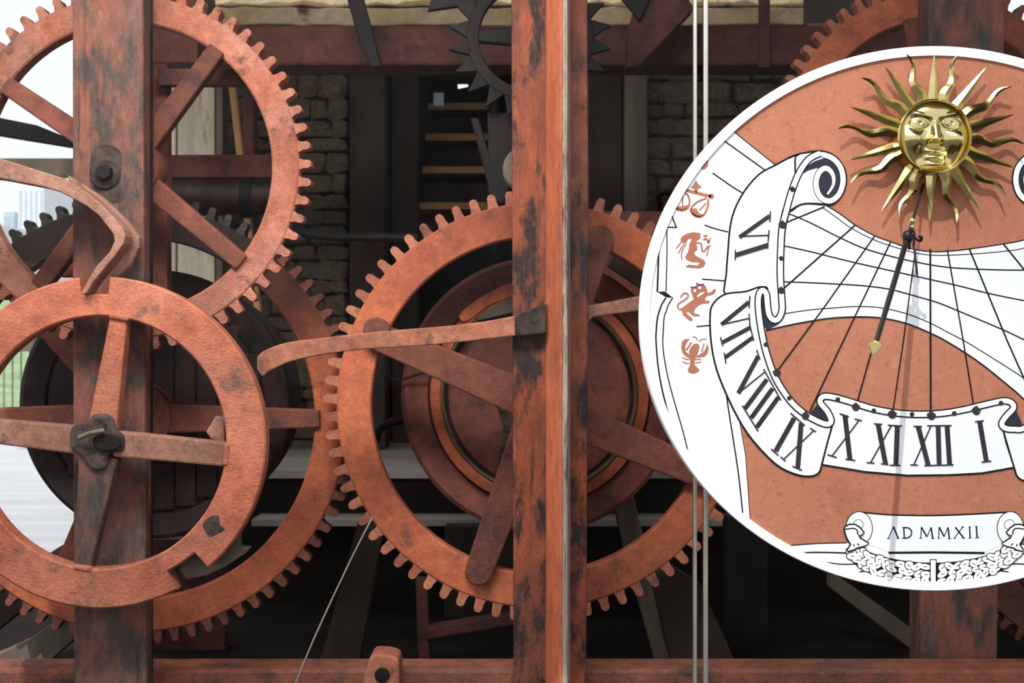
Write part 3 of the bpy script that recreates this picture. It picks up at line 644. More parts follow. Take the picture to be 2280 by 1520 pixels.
for nm, poly, d, m, lab, cat in (
    ('strut', [(800, 1150), (858, 1150), (800, 1475), (770, 1560), (680, 1560), (722, 1440)], 0.55, 'timber_dark', 'dark slanting strut left of the base lug', 'strut'),
    ('strut', [(1448, 1275), (1500, 1262), (1560, 1300), (1645, 1490), (1670, 1560), (1520, 1560), (1480, 1420)], 0.42, 'timber_dark', 'brown slanting strut right of the central post foot', 'strut'),
    ('strut', [(1364, 1112), (1410, 1100), (1440, 1225), (1520, 1500), (1470, 1510), (1394, 1240)], 0.62, 'timber_grey', 'grey-brown strut behind the central wheel rim', 'strut'),
    ('timber_brace', [(-40, 1330), (60, 1262), (172, 1192), (172, 1262), (60, 1350), (-40, 1430), (-40, 1540), (-60, 1540), (-60, 1340)], 0.6, 'timber_dark', 'dark timber brace low at left above the other one', 'brace'),
    ('timber_brace', [(-40, 1470), (60, 1425), (168, 1352), (168, 1420), (80, 1500), (40, 1560), (-40, 1560)], 0.43, 'timber_grey', 'grey timber brace at the lower left corner', 'brace'),
    ('iron_bar', [(945, 1398), (1145, 1366), (1145, 1392), (950, 1424)], 0.71, 'beam_red', 'thin dark red bar low behind the central post', 'bar'),
    ('iron_bar', [(925, 1290), (950, 1290), (958, 1500), (932, 1500)], 0.72, 'beam_red', 'thin dark red upright low behind the wheel', 'bar'),
    ('low_board', [(330, 1200), (500, 1200), (500, 1480), (330, 1480)], 0.9, 'beam_red', 'dark red board low behind the notched wheel', 'board'),
    ('iron_box', [(1615, 1150), (1710, 1150), (1710, 1470), (1620, 1470)], 0.8, 'black_iron', 'black iron box under the lower left of the sundial', 'box'),
    ('handrail_board', [(2222, 1368), (2320, 1430), (2420, 1500), (2420, 1560), (2340, 1520), (2222, 1408)], 1.3, 'deck', 'white sloping handrail board at the lower right corner', 'handrail'),
    ('slanting_board', [(1850, 1270), (2060, 1420), (2110, 1470), (2060, 1470), (1850, 1310)], 0.9, 'timber_grey', 'grey slanting board under the sundial', 'board')):
    tag(prism(nm, poly, d, 0.06, m, None, 0.004), lab, cat)
a = P(560, 1172, 1.45); b = P(1640, 1156, 1.45)
tag(box('rear_rail', (a.x, 1.45, a.z), (b.x, 1.615, b.z), 'platform'), 'pale horizontal rail low behind the wheels', 'rail')
a = P(990, 1250, 1.35); b = P(1150, 1172, 1.35)
tag(box('grey_chest', (a.x, 1.35, -0.12), (b.x, 1.44, b.z), 'timber_dark', None, 0.004), 'dark grey chest low behind the central wheel', 'chest')

# ------------------------------------------------------------------ SUNDIAL
DC = (2080, 709); DA, DB = 655, 606
sdl = thing('sundial', P(DC[0], DC[1] + DB, YD), 'large white-rimmed terracotta sundial with golden sun face', 'sundial')
def ell(a, b, n=160): return [(DC[0] + a * math.cos(2 * PI * i / n), DC[1] + b * math.sin(2 * PI * i / n)) for i in range(n)]
prism('plate', ell(DA - 3, DB - 3), YD, 0.028, 'terracotta', sdl, 0)
# rim
vs = []; fs = []; n = 180
for i in range(n):
    t = 2 * PI * i / n
    for da, dy in ((-21, -0.0030), (-2, -0.0030), (0, -0.001), (0, 0.030), (-21, 0.030)):
        q = P(DC[0] + (DA + da) * math.cos(t), DC[1] + (DB + da) * math.sin(t), YD); vs.append((q.x, YD + dy, q.z))
for i in range(n):
    j = (i + 1) % n
    for k in range(5): fs.append((i * 5 + k, j * 5 + k, j * 5 + (k + 1) % 5, i * 5 + (k + 1) % 5))
autosmooth(link('rim', fixn(mesh(vs, fs)), 'white', sdl), 40)
# bracket to the frame post behind
q = P(2110, 720, YD)
br = box('mounting_bracket', (q.x - 0.05, YD + 0.028, q.z - 0.05), (q.x + 0.05, YD + 0.05, q.z + 0.05), 'black_iron', sdl)
tube('bracket_arm', [(q.x + 0.02, YD + 0.03, q.z), (q.x + 0.02, 0.26, q.z)], 0.02, 'black_iron', br, 16)

LS = 0.00022
def flat_verts(poly, k): return [P(x, y, YD) + Vector((0, -LS * k, 0)) for x, y in poly]
class Paint:
    """several flat painted shapes of one colour joined into one part"""
    def __init__(self): self.v = []; self.f = []
    def poly(self, pts, k):
        n = len(pts); r = delaunay_2d_cdt([Vector(q) for q in pts], [], [list(range(n))], 1, 1e-4)
        b = len(self.v); self.v += flat_verts([tuple(q) for q in r[0]], k); self.f += [tuple(b + i for i in f) for f in r[2]]; return self
    def line(self, pts, w, k, sm=0):
        if sm: pts = cr(pts, sm)
        L, R = stroke_poly(pts, w); b = len(self.v); n = len(L)
        self.v += flat_verts(L + R, k)
        self.f += [(b + i, b + i + 1, b + n + i + 1, b + n + i) for i in range(n - 1)]; return self
    def blob(self, cx, cy, rx, ry, k, ang=0, n=14):
        ca, sa = math.cos(ang), math.sin(ang)
        return self.poly([(cx + rx * math.cos(t) * ca - ry * math.sin(t) * sa, cy + rx * math.cos(t) * sa + ry * math.sin(t) * ca) for t in [2 * PI * i / n for i in range(n)]], k)
    def done(self, name, mat, parent=None, label=None):
        me = mesh(self.v, self.f)
        bm = bmesh.new(); bm.from_mesh(me)
        for f in bm.faces:
            f.normal_update()
            if f.normal.y > 0: f.normal_flip()
        bm.to_mesh(me); bm.free()
        o = link(name, me, mat, parent or sdl)
        if label: o['label'] = label
        return o
MX = 2069.0
mir = lambda pts: [(2 * MX - x, y) for x, y in pts]
z3 = lambda L: [(1400 + x / 3.62, 280 + y / 3.62) for x, y in L]
z4 = lambda L: [(1400 + x / 3.62, 640 + y / 3.62) for x, y in L]
z5 = lambda L: [(1860 + x / 4.75, 440 + y / 4.75) for x, y in L]
z6 = lambda L: [(1760 + x / 4.223, 740 + y / 4.223) for x, y in L]
z7 = lambda L: [(1700 + x / 3.455, 1080 + y / 3.455) for x, y in L]
def ellarc(y0, y1, n, side=-1, inset=12):
    out = []
    for i in range(n + 1):
        yy = y0 + (y1 - y0) * i / n; q = math.sqrt(max(0, 1 - ((yy - DC[1]) / (DB - inset)) ** 2)); out.append((DC[0] + side * (DA - inset) * q, yy))
    return out
# --- zodiac band
band = [(1626, 288), (1700, 346), (1728, 368), (1740, 430), (1650, 640), (1600, 760), (1625, 880), (1648, 940), (1660, 1014), (1671, 1172)]
arc = ellarc(1166, 292, 40)
zb = Paint().poly(band + arc, 1).done('zodiac_band', 'band_white', None, 'white band of brown zodiac figures')
Paint().poly(mir(band) + [(2 * MX - x, y) for x, y in arc], 1).done('zodiac_band', 'band_white')
for pts, w in ((z3([(740, 100), (1095, 355)]), 3.2), (z3([(825, 30), (1180, 315)]), 2.2), (z3([(675, 380), (760, 440), (840, 495), (915, 540)]), 3.2), (z3([(610, 800), (700, 830), (800, 855)]), 3), (z3([(590, 1235), (785, 1250)]), 3),
               (z4([(545, 315), (650, 305)]), 3), (z3([(340, 680), (352, 740), (385, 820)]), 3.2), (z3([(385, 820), (285, 815)]), 3), (z3([(300, 770), (285, 815)]), 2.4),
               (z3([(242, 920), (238, 1100), (230, 1340)]), 4), (z3([(305, 790), (308, 1000), (300, 1335)]), 2.6),
               (z3([(300, 1385), (270, 1430), (250, 1480)]) + z4([(232, 240), (222, 330), (220, 450), (245, 700), (300, 950), (370, 1180), (410, 1280)]), 3.6),
               (z3([(355, 1385), (320, 1440), (300, 1500)]) + z4([(285, 240), (278, 350), (275, 480), (310, 700), (370, 930), (440, 1170), (495, 1400)]), 2.8),
               (z4([(785, 850), (800, 960), (830, 1150), (885, 1510)]) + [(1655, 1157)], 3.2)):
    Paint().line(pts, w, 2, 3 if len(pts) > 2 else 0).done('band_line', 'ink', zb)
Paint().poly(z3([(230, 1338), (290, 1333), (357, 1385), (300, 1382)]), 2).done('band_line', 'ink', zb)
Paint().line([(1647, 940), (1660, 1014), (1671, 1170)], 1.6, 2).done('band_line', 'ink', zb)
# --- grid zone
topb = [(1839, 457), (1870, 476), (1904, 501), (1948, 525), (1983, 538), (2024, 552), (2071, 560), (2113, 559), (2159, 554), (2233, 543), (2280, 534), (2350, 512), (2420, 480)]
botb = [(1707, 735), (1759, 723), (1814, 713), (1860, 707), (1923, 705), (1972, 709), (2022, 721), (2073, 742), (2115, 764), (2177, 804), (2234, 849), (2280, 889), (2360, 975)]
gz = Paint().poly(cr(topb, 5) + [(2480, 640), (2440, 800)] + cr(botb[::-1], 5) + [(1702, 733), (1722, 690), (1735, 640), (1740, 480), (1775, 455), (1800, 448)], 2).done('grid_field', 'band_white', None, 'white hourglass field with black grid of curves')
curves = [topb, [(1831, 462), (1860, 482), (1894, 507), (1944, 533), (1986, 548), (2039, 563), (2081, 568), (2134, 567), (2197, 563), (2245, 558), (2280, 552), (2380, 522)],
          [(1750, 473), (1800, 494), (1870, 529), (1927, 554), (1986, 571), (2039, 583), (2102, 594), (2176, 599), (2280, 601), (2400, 596)],
          [(1744, 547), (1800, 559), (1860, 574), (1923, 589), (1995, 605), (2071, 622), (2134, 636), (2197, 652), (2280, 669), (2400, 690)],
          [(1742, 627), (1800, 629), (1860, 632), (1923, 636), (1982, 644), (2045, 661), (2092, 675), (2155, 701), (2231, 733), (2280, 756), (2400, 812)],
          [(1747, 698), (1800, 690), (1860, 685), (1908, 682), (1961, 685), (2018, 698), (2071, 719), (2113, 741), (2153, 762), (2210, 797), (2280, 842), (2390, 920)], botb]
for i, c in enumerate(curves): Paint().line(c, (2.6, 2.0, 3.0, 3.0, 3.0, 2.2, 3.0)[i], 3, 5).done('declination_curve', 'ink', gz)
hours = [([(1836, 460), (1751, 495)], 3.4), ([(1905, 500), (1747, 640)], 3.6), ([(1948, 524), (1831, 689), (1733, 822)], 3.2), ([(1983, 538), (1903, 705), (1803, 915)], 3.2), ([(2016, 548), (1936, 797), (1907, 900)], 3.4),
         ([(2038, 556), (2011, 760), (1988, 914)], 2.8), ([(2071, 554), (2072, 918)], 4.2), ([(2109, 556), (2144, 756), (2168, 905)], 3.2), ([(2158, 554), (2243, 760), (2310, 910)], 3.6), ([(2233, 542), (2280, 600), (2420, 770)], 3.6)]
for pts, w in hours: Paint().line(pts, w, 3.6).done('hour_line', 'ink')
# --- ribbons
rVI = [(1773, 345), (1726, 368), (1690, 388), (1657, 426), (1635, 468), (1625, 509), (1621, 556), (1617, 611), (1618, 660), (1700, 660), (1740, 690), (1738, 600), (1736, 510), (1750, 450), (1790, 380), (1830, 338)]
rVII = [(1709, 642), (1690, 639), (1660, 649), (1621, 653), (1599, 664), (1585, 681), (1581, 700), (1582, 750), (1591, 806), (1610, 861), (1643, 930), (1676, 980), (1726, 1032), (1767, 1054), (1801, 1060), (1823, 1052), (1831, 1027), (1842, 985), (1851, 950), (1842, 944), (1801, 928), (1759, 896), (1728, 846), (1706, 790), (1690, 723), (1690, 660)]
rX = [(1842, 884), (1883, 893), (1914, 903), (1949, 913), (1997, 921), (2044, 924), (2092, 922), (2139, 915), (2186, 904), (2234, 895), (2252, 905), (2230, 945), (2240, 985), (2257, 1038), (2254, 1041), (2186, 1053), (2115, 1057), (2020, 1058), (1926, 1050), (1831, 1034), (1842, 985), (1855, 940), (1843, 920), (1829, 896)]
rII = [(2232, 948), (2250, 956), (2290, 952), (2420, 880), (2480, 820), (2540, 940), (2400, 1040), (2300, 1068), (2268, 1064), (2257, 1038), (2244, 995)]
def outline(pts, w, k, closed=True, sm=3):
    p = cr(pts, sm, closed)
    if closed: p = p + p[:2]
    return Paint().line(p, w, k)
ribs = []
for nm, pts, k in (('VI', rVI, 4), ('VII to IX', rVII, 4.6), ('X to I', rX, 4.2), ('II', rII, 4.4)):
    pp = cr(pts, 3, True) if nm != 'X to I' else pts
    o = Paint().poly(pp, k).done('ribbon', 'band_white', None, 'white painted ribbon with numeral ' + nm)
    ribs.append(o); outline(pts, 4.2, k + 0.1, True, 3 if nm != 'X to I' else 1).done('ribbon_outline', 'ink', o)
rm = Paint().poly(cr(mir(rVI), 3, True), 3.9).done('ribbon', 'band_white', None, 'white ribbon on the far side of the dial'); outline(mir(rVI), 4.2, 4.0).done('ribbon_outline', 'ink', rm)
# scroll at the ribbon top (and its mirror image)
outer = z3([(1350, 240), (1450, 215), (1560, 205), (1660, 245), (1730, 330), (1752, 430), (1725, 545), (1650, 628), (1590, 636), (1450, 625), (1370, 640), (1290, 690), (1300, 560), (1340, 430), (1340, 330)])
dark1 = z3([(1392, 392), (1430, 335), (1500, 285), (1590, 263), (1650, 290), (1695, 370), (1702, 460), (1670, 560), (1600, 590), (1540, 540), (1520, 400), (1530, 345)])
whiteroll = z3([(1392, 394), (1530, 342), (1500, 400), (1485, 480), (1510, 560), (1570, 625), (1450, 622), (1360, 645), (1290, 690), (1320, 540)])
spir = z3([(1600, 552), (1645, 480), (1648, 410), (1615, 355), (1570, 345), (1525, 390), (1508, 470), (1530, 555), (1580, 600), (1640, 600), (1700, 540), (1726, 440), (1705, 335), (1640, 262), (1560, 232)])
inner = z3([(1600, 365), (1625, 430), (1600, 560), (1570, 580), (1535, 520), (1535, 430), (1560, 370)])
for f in (lambda p: p, mir):
    sc_ = Paint().poly(cr(f(outer), 3, True), 5.0).done('scroll_roll', 'band_white', None, 'curled ribbon end')
    outline(f(outer), 4.0, 5.1).done('scroll_outline', 'ink', sc_)
    Paint().poly(cr(f(dark1), 3, True), 5.3).done('scroll_shade', 'slate', sc_)
    Paint().poly(cr(f(whiteroll), 3, True), 5.6).line(cr(f(spir), 4), [4 + 7.5 * min(1, i / 14) for i in range(len(cr(spir, 4)))], 6.4).done('scroll_curl', 'white', sc_)
    Paint().line(cr(f(spir), 4), [6 + 9 * min(1, i / 14) for i in range(len(cr(spir, 4)))], 6.2).line(cr(f(z3([(1290, 690), (1370, 640), (1450, 625), (1590, 632)])), 4), 3.6, 6.0).done('scroll_line', 'ink', sc_)
    Paint().poly(cr(f(inner), 3, True), 6.0).done('scroll_shade', 'slate', sc_)
# folded edge strip that runs along the ribbons
edge1 = [(1826, 341), (1800, 355), (1779, 385), (1763, 424), (1750, 470), (1741, 509), (1738, 556), (1737, 611), (1740, 661), (1741, 690), (1733, 709), (1722, 712), (1712, 700), (1708, 675), (1706, 655), (1698, 646), (1690, 655), (1688, 681), (1694, 730), (1706, 785), (1727, 842), (1758, 890), (1790, 920), (1822, 938), (1842, 944), (1850, 936), (1842, 916), (1826, 896), (1830, 884), (1845, 882), (1880, 890), (1914, 901), (1949, 911), (1997, 919), (2044, 922), (2092, 920), (2139, 913), (2186, 902), (2232, 892), (2251, 896), (2256, 908), (2240, 926), (2230, 942), (2236, 952), (2257, 955), (2290, 948), (2400, 880), (2470, 800)]
Paint().poly([(1704, 652), (1738, 648), (1739, 700), (1722, 714), (1708, 700)], 4.75).done('ribbon_fold', 'band_white', ribs[0])
for q_ in ([(1684, 660), (1692, 648), (1700, 650), (1706, 680), (1712, 705), (1728, 716), (1740, 712), (1732, 722), (1706, 735), (1694, 700)], [(1830, 890), (1803, 918), (1836, 944), (1846, 936)], [(2258, 905), (2276, 944), (2238, 952), (2232, 942)]):
    Paint().poly(q_, 6.2).done('fold_shade', 'slate', ribs[1])
Paint().line(edge1, 17.2, 6.5, 5).done('edge_line', 'ink', ribs[1]); Paint().line(edge1, 11.0, 6.9, 5).done('edge_strip', 'white', ribs[1])
# hour markers (diamonds) and half-hour dots
for x, y, r in ((1742, 500, 10), (1739, 575, 6), (1739, 646, 9), (1729, 829, 10), (1793, 925, 10), (1905, 905, 10), (1986, 921, 11), (2073, 924, 11), (2173, 913, 11), (1764, 421, 7)):
    Paint().poly([(x - r, y - 2), (x, y - r), (x + r, y - 1), (x + r * 0.6, y + r * 0.8), (x, y + r), (x - r * 0.6, y + r * 0.7)], 7.6).done('hour_marker', 'ink_soft', gz)
for x, y in ((1705, 767), (1757, 886), (1865, 889), (1945, 914), (2030, 922), (2124, 920), (2228, 897)):
    Paint().blob(x, y, 5.5, 5.5, 7.6).done('half_hour_dot', 'ink_soft', gz)
# --- numerals
def numeral(name, f, thick, thin, serif, tw=10.5):
    p = Paint()
    for a in thick: p.line(f([a[:2], a[2:4]]), a[4] if len(a) > 4 else tw, 7.4)
    for a in thin: p.line(f([a[:2], a[2:4]]), 3.2, 7.6)
    for a in serif: p.line(f([a[:2], a[2:4]]), 3.2, 7.8)
    p.done('numeral', 'ink_soft', None, 'black Roman numeral ' + name)
numeral('VI', z3, [(1135, 725, 890, 898, 9), (860, 1042, 1120, 962)], [(900, 890, 1125, 882)], [(1140, 688, 1135, 775), (1130, 840, 1122, 930), (858, 1000, 856, 1082), (1120, 935, 1118, 990)])
numeral('VII', z4, [(968, 115, 745, 298, 9), (752, 442, 978, 322, 9), (776, 562, 998, 402, 9)], [(745, 298, 968, 248)], [(975, 65, 968, 165), (968, 210, 975, 300), (738, 398, 756, 472), (768, 525, 782, 612), (972, 292, 1006, 428)])
numeral('VIII', z4, [(1043, 550, 882, 850, 10), (935, 975, 1112, 738, 10), (985, 1050, 1158, 812, 10), (1030, 1125, 1205, 882, 10)], [(882, 850, 1092, 682)], [(1030, 500, 1056, 580), (1085, 655, 1225, 908), (913, 948, 1042, 1158)])
numeral('IX', z4, [(1182, 1318, 1332, 1050), (1388, 1090, 1360, 1455)], [(1242, 1388, 1488, 1152)], [(1145, 1298, 1205, 1352), (1302, 1010, 1418, 1112), (1318, 1438, 1395, 1472), (1460, 1132, 1508, 1162), (1222, 1362, 1262, 1398)], 11)
numeral('X', z6, [(510, 775, 558, 1198)], [(392, 1155, 642, 825)], [(460, 762, 548, 792), (345, 1146, 432, 1174), (515, 1188, 608, 1202), (602, 812, 670, 828)], 11)
numeral('XI', z6, [(822, 862, 892, 1236), (1002, 878, 988, 1246)], [(752, 1220, 948, 872)], [(782, 857, 862, 862), (912, 870, 1048, 878), (714, 1222, 788, 1226), (848, 1232, 920, 1240), (930, 1246, 1032, 1248)], 11)
numeral('XII', z6, [(1198, 882, 1294, 1248), (1386, 878, 1396, 1246), (1470, 878, 1494, 1242)], [(1158, 1242, 1318, 878)], [(1154, 880, 1236, 883), (1282, 876, 1512, 874), (1124, 1243, 1196, 1245), (1254, 1250, 1532, 1243)], 11)
numeral('I', z6, [(1776, 834, 1840, 1214)], [], [(1732, 838, 1816, 828), (1793, 1218, 1886, 1207)], 11)
# --- zodiac figures
zl = lambda L: [(1500 + x / 5.067, 320 + y / 5.067) for x, y in L]
ze = lambda L: [(1500 + x / 6.083, 600 + y / 6.083) for x, y in L]
p = Paint(); k = 2.4
p.line(zl([(110, 510), (200, 540), (340, 575), (420, 595)]), 7, k, 3); p.blob(*zl([(425, 592)])[0], 6, 6, k)
p.poly(zl([(190, 492), (215, 470), (250, 408), (285, 465), (322, 490), (280, 502), (255, 560), (225, 510)]), k)
p.line(zl([(105, 560), (40, 640), (10, 690), (40, 740), (95, 752), (150, 730), (178, 670), (165, 590), (120, 548)]), 4.6, k, 4); p.poly(zl([(15, 700), (80, 708), (165, 688), (140, 735), (92, 752), (40, 740)]), k); p.line(zl([(100, 570), (100, 705)]), 3, k)
p.line(zl([(370, 612), (260, 660), (192, 735), (212, 790), (262, 822), (312, 822), (352, 785), (385, 700), (388, 620)]), 4.6, k, 4); p.poly(zl([(192, 735), (255, 725), (290, 785), (340, 800), (300, 826), (250, 823), (208, 790)]), k); p.line(zl([(366, 668), (290, 750)]), 3.2, k)
p.done('zodiac_figure', 'brown_ink', zb, 'brown pair of scales')
p = Paint()
p.poly(zl([(75, 1072), (100, 1040), (150, 1012), (220, 996), (302, 1006), (300, 1060), (280, 1085), (247, 1100), (268, 1172), (264, 1196), (230, 1225), (240, 1255), (300, 1290), (345, 1312), (360, 1345), (340, 1385), (290, 1405), (200, 1400), (130, 1390), (165, 1362), (275, 1372), (288, 1338), (200, 1332), (150, 1312), (128, 1280), (150, 1240), (170, 1190), (176, 1130), (206, 1072), (165, 1072), (140, 1118), (80, 1110)]), k)
for L, w in (([(90, 1108), (60, 1140), (28, 1182)], 2.6), ([(122, 1118), (80, 1180), (54, 1240)], 2.6), ([(142, 1125), (92, 1215), (90, 1308)], 2.8), ([(250, 1115), (310, 1128), (320, 1205), (350, 1208), (388, 1148)], 4), ([(420, 1145), (395, 1170), (372, 1268)], 2.8), ([(335, 1085), (365, 1070), (400, 1125)], 5), ([(415, 1062), (392, 1110)], 3), ([(335, 1040), (380, 1035)], 4.5)):
    p.line(zl(L), w, k, 3 if len(L) > 2 else 0)
p.done('zodiac_figure', 'brown_ink', zb, 'brown kneeling maiden with a flower')
p = Paint()
p.poly(ze([(50, 522), (95, 530), (160, 480), (270, 402), (245, 330), (228, 285), (240, 240), (300, 222), (330, 195), (410, 198), (440, 240), (455, 285), (460, 318), (510, 300), (545, 258), (572, 272), (555, 320), (500, 350), (460, 352), (432, 380), (420, 412), (500, 430), (460, 462), (390, 460), (330, 490), (282, 540), (275, 580), (300, 600), (352, 605), (350, 632), (270, 632), (232, 602), (190, 568), (172, 590), (235, 642), (262, 680), (230, 700), (200, 682), (122, 612), (110, 560), (60, 540)]), k)
p.line(ze([(62, 525), (60, 470), (150, 410), (195, 365), (180, 325), (130, 325), (95, 378)]), 4, k, 4)
lion = p.done('zodiac_figure', 'brown_ink', zb, 'brown rearing lion')
Paint().poly(ze([(312, 365), (345, 320), (425, 298), (395, 330), (330, 372)]), 2.9).blob(*ze([(285, 285)])[0], 3.2, 3.2, 2.9).blob(*ze([(352, 246)])[0], 3.6, 3.2, 2.9).done('figure_gap', 'band_white', zb)
Paint().line(ze([(305, 180), (340, 205), (410, 200)]), 3, 3, 3).line(ze([(225, 232), (260, 240), (320, 225)]), 2.4, 3, 3).done('figure_shade', 'ink_soft', zb)
p = Paint()
p.poly(cr(ze([(222, 1065), (280, 1000), (340, 1012), (346, 1060), (320, 1150), (290, 1205), (285, 1290), (346, 1350), (320, 1390), (260, 1408), (205, 1392), (190, 1350), (220, 1290), (215, 1200), (205, 1120)]), 2, True), k)
p.poly(ze([(222, 940), (150, 940), (110, 980), (100, 1060), (120, 1130), (165, 1178), (215, 1200), (205, 1145), (165, 1110), (155, 1040), (182, 980)]), k); p.poly(ze([(455, 1000), (476, 1060), (460, 1130), (420, 1178), (370, 1186), (300, 1192), (320, 1165), (380, 1130), (420, 1090), (440, 1040)]), k)
for L, w in (([(242, 982), (170, 1092)], 3.8), ([(412, 998), (380, 1112)], 3), ([(252, 908), (300, 920), (320, 962)], 2.6), ([(340, 978), (380, 945), (442, 945)], 2.6), ([(118, 1190), (160, 1210), (210, 1216)], 2.8), ([(120, 1240), (160, 1265), (210, 1272)], 2.8), ([(288, 1218), (372, 1210)], 2.8), ([(288, 1262), (372, 1250)], 2.8)):
    p.line(ze(L), w, k, 3 if len(L) > 2 else 0)
p.done('zodiac_figure', 'brown_ink', zb, 'brown crayfish')
p = Paint(); p.poly(zl([(360, 120), (432, 50), (438, 98), (412, 140), (372, 136)]), k); p.poly(zl([(345, 172), (388, 190), (387, 250), (345, 292), (310, 282), (272, 245), (330, 240), (352, 208)]), k); p.done('zodiac_figure', 'brown_ink', zb, 'brown fragments cut by the rim')
# --- foot of the dial
foot = z7([(175, 467), (300, 455), (450, 446), (640, 442)]) + z7([(1300, 500), (1960, 455)]) + [(2280, 1211), (2400, 1214)] + [(DC[0] + (DA - 12) * math.cos(t), DC[1] + (DB - 12) * math.sin(t)) for t in [rad(60 + i * 2) for i in range(31)]]
foot = foot[:-1]
ft = Paint().poly(foot, 1).done('foot_field', 'white', None, 'white field at the foot of the dial')
for L, w in (([(175, 467), (300, 455), (450, 446), (640, 442)], 2.4), ([(275, 520), (430, 515), (680, 522)], 3.4), ([(310, 530), (400, 565), (480, 590), (600, 607), (740, 604)], 2.8), ([(610, 682), (720, 672), (800, 650)], 3.6), ([(1955, 455), (2004, 453)], 2.4), ([(1960, 528), (2010, 526)], 3), ([(1870, 602), (2010, 606)], 3), ([(1810, 655), (1890, 668)], 3)):
    Paint().line(z7(L), w, 2, 3 if len(L) > 2 else 0).done('foot_line', 'ink', ft)
plaque = z7([(740, 208), (860, 220), (1000, 228), (1300, 232), (1600, 222), (1890, 208)]) + z7([(1880, 440), (1690, 522), (1300, 515), (980, 520), (800, 450)])
pq = Paint().poly(plaque, 2.6).done('date_scroll', 'band_white', None, 'white painted scroll lettered AD MMXII')
Paint().line(z7([(740, 206), (860, 218), (1000, 228), (1300, 232), (1600, 222), (1890, 206)]), 3.6, 3, 3).line(z7([(960, 518), (1300, 515), (1700, 520)]), 5, 3).done('scroll_outline', 'ink', pq)
for cx_ in (735, 1898):
    c = z7([(cx_, 330)])[0]
    r1 = Paint().blob(c[0], c[1], 28.5, 36, 3.4, 0, 30).done('scroll_roll', 'white', pq); Paint().blob(c[0], c[1], 30.5, 38, 3.2, 0, 30).blob(c[0] - 2, c[1] - 8, 12, 12, 3.6, 0, 20).done('scroll_roll_line', 'ink', pq); Paint().blob(c[0] - 2, c[1] - 8, 10.5, 10.5, 3.8, 0, 20).done('scroll_roll_eye', 'white', pq)
ltr = Paint()
def let(L, w=3.0): ltr.line(z7(L), w, 3.6)
for L, w in (([(958, 410), (1000, 318)], 2), ([(998, 316), (1036, 408)], 3.4), ([(948, 410), (972, 410)], 1.6), ([(1020, 408), (1045, 408)], 1.6),
             ([(1078, 325), (1082, 404)], 3.2), ([(1064, 324), (1095, 324)], 2), ([(1062, 406), (1100, 405)], 2), ([(1213, 322), (1208, 404)], 2.2), ([(1213, 320), (1256, 396)], 3.4), ([(1256, 396), (1288, 322)], 2), ([(1288, 322), (1300, 406)], 3.4), ([(1196, 406), (1220, 406)], 1.6), ([(1288, 408), (1316, 408)], 1.6),
             ([(1350, 322), (1346, 404)], 2.2), ([(1350, 320), (1388, 394)], 3.4), ([(1388, 394), (1418, 322)], 2), ([(1418, 322), (1428, 408)], 3.4), ([(1336, 407), (1358, 407)], 1.6), ([(1418, 410), (1442, 410)], 1.6),
             ([(1474, 322), (1538, 404)], 3.4), ([(1532, 320), (1468, 404)], 2), ([(1458, 406), (1480, 406)], 1.6), ([(1526, 406), (1552, 406)], 1.6), ([(1518, 319), (1544, 319)], 1.6), ([(1584, 320), (1588, 404)], 3.2), ([(1574, 405), (1600, 405)], 1.6), ([(1576, 319), (1594, 319)], 1.6), ([(1636, 316), (1642, 402)], 3.4), ([(1624, 404), (1660, 402)], 1.6), ([(1626, 316), (1646, 315)], 1.6)): let(L, w)
ltr.line(z7([(1078, 325), (1115, 328), (1138, 355), (1130, 390), (1100, 405), (1082, 404)]), 3, 3.6, 4)
ltr.done('lettering', 'ink', pq, 'lettering AD MMXII')
# garland of leaves
gl = cr([(1898, 1224), (1925, 1246), (1965, 1262), (2020, 1274), (2077, 1278), (2134, 1274), (2189, 1262), (2229, 1246), (2256, 1224)], 6)
gw = [30 + 16 * math.sin(PI * i / (len(gl) - 1)) for i in range(len(gl))]
gd = Paint().line(gl, [w + 6 for w in gw], 4).done('garland', 'ink', None, 'painted garland of leaves and fruit')
r = random.Random(3); n = len(gl); lay = 4.6
for i in range(0, n, 2):
    x, y = gl[i]; a_ = math.atan2(gl[min(n - 1, i + 1)][1] - gl[max(0, i - 1)][1], gl[min(n - 1, i + 1)][0] - gl[max(0, i - 1)][0]); w = gw[i]
    for j in r.sample((-1, 0, 1), 3):
        ox = r.uniform(-3, 3) + (5 if j == 0 else 0); oy = j * w * 0.34 + r.uniform(-1.5, 1.5)
        px_, py_ = x + ox - oy * math.sin(a_), y + oy * math.cos(a_)
        if abs(px_ - 2077) < 8: continue
        fruit = (i // 2 + j) % 4 == 0; an = a_ + r.uniform(-.8, .8)
        rx, ry = (9.5, 9) if fruit else (13, r.uniform(6, 8))
        Paint().blob(px_, py_, rx + 2.0, ry + 2.0, lay, an, 12).done('leaf_outline', 'ink', gd)
        Paint().blob(px_, py_, rx, ry, lay + 0.15, an, 12).done('leaf', 'white', gd)
        Paint().line([(px_ - 4 * math.cos(an), py_ - 4 * math.sin(an)), (px_ + 4 * math.cos(an), py_ + 4 * math.sin(an) + (2 if fruit else 0))], 1.6, lay + 0.25).done('leaf_vein', 'ink', gd)
        lay += 0.06
Paint().line([(2077, 1244), (2077, 1298)], 15, 9.5).done('band_line', 'ink', gd); Paint().line([(2077, 1246), (2077, 1299)], 11, 9.8).done('garland_band', 'white', gd)
tas = z7([(618, 345), (622, 318), (660, 298), (705, 300), (742, 325), (772, 362), (748, 388), (728, 380), (740, 402), (808, 445), (770, 470), (715, 482), (690, 498), (648, 508), (640, 495), (668, 452), (640, 410)])
cuff = z7([(618, 340), (640, 335), (690, 330), (718, 345), (722, 378)])
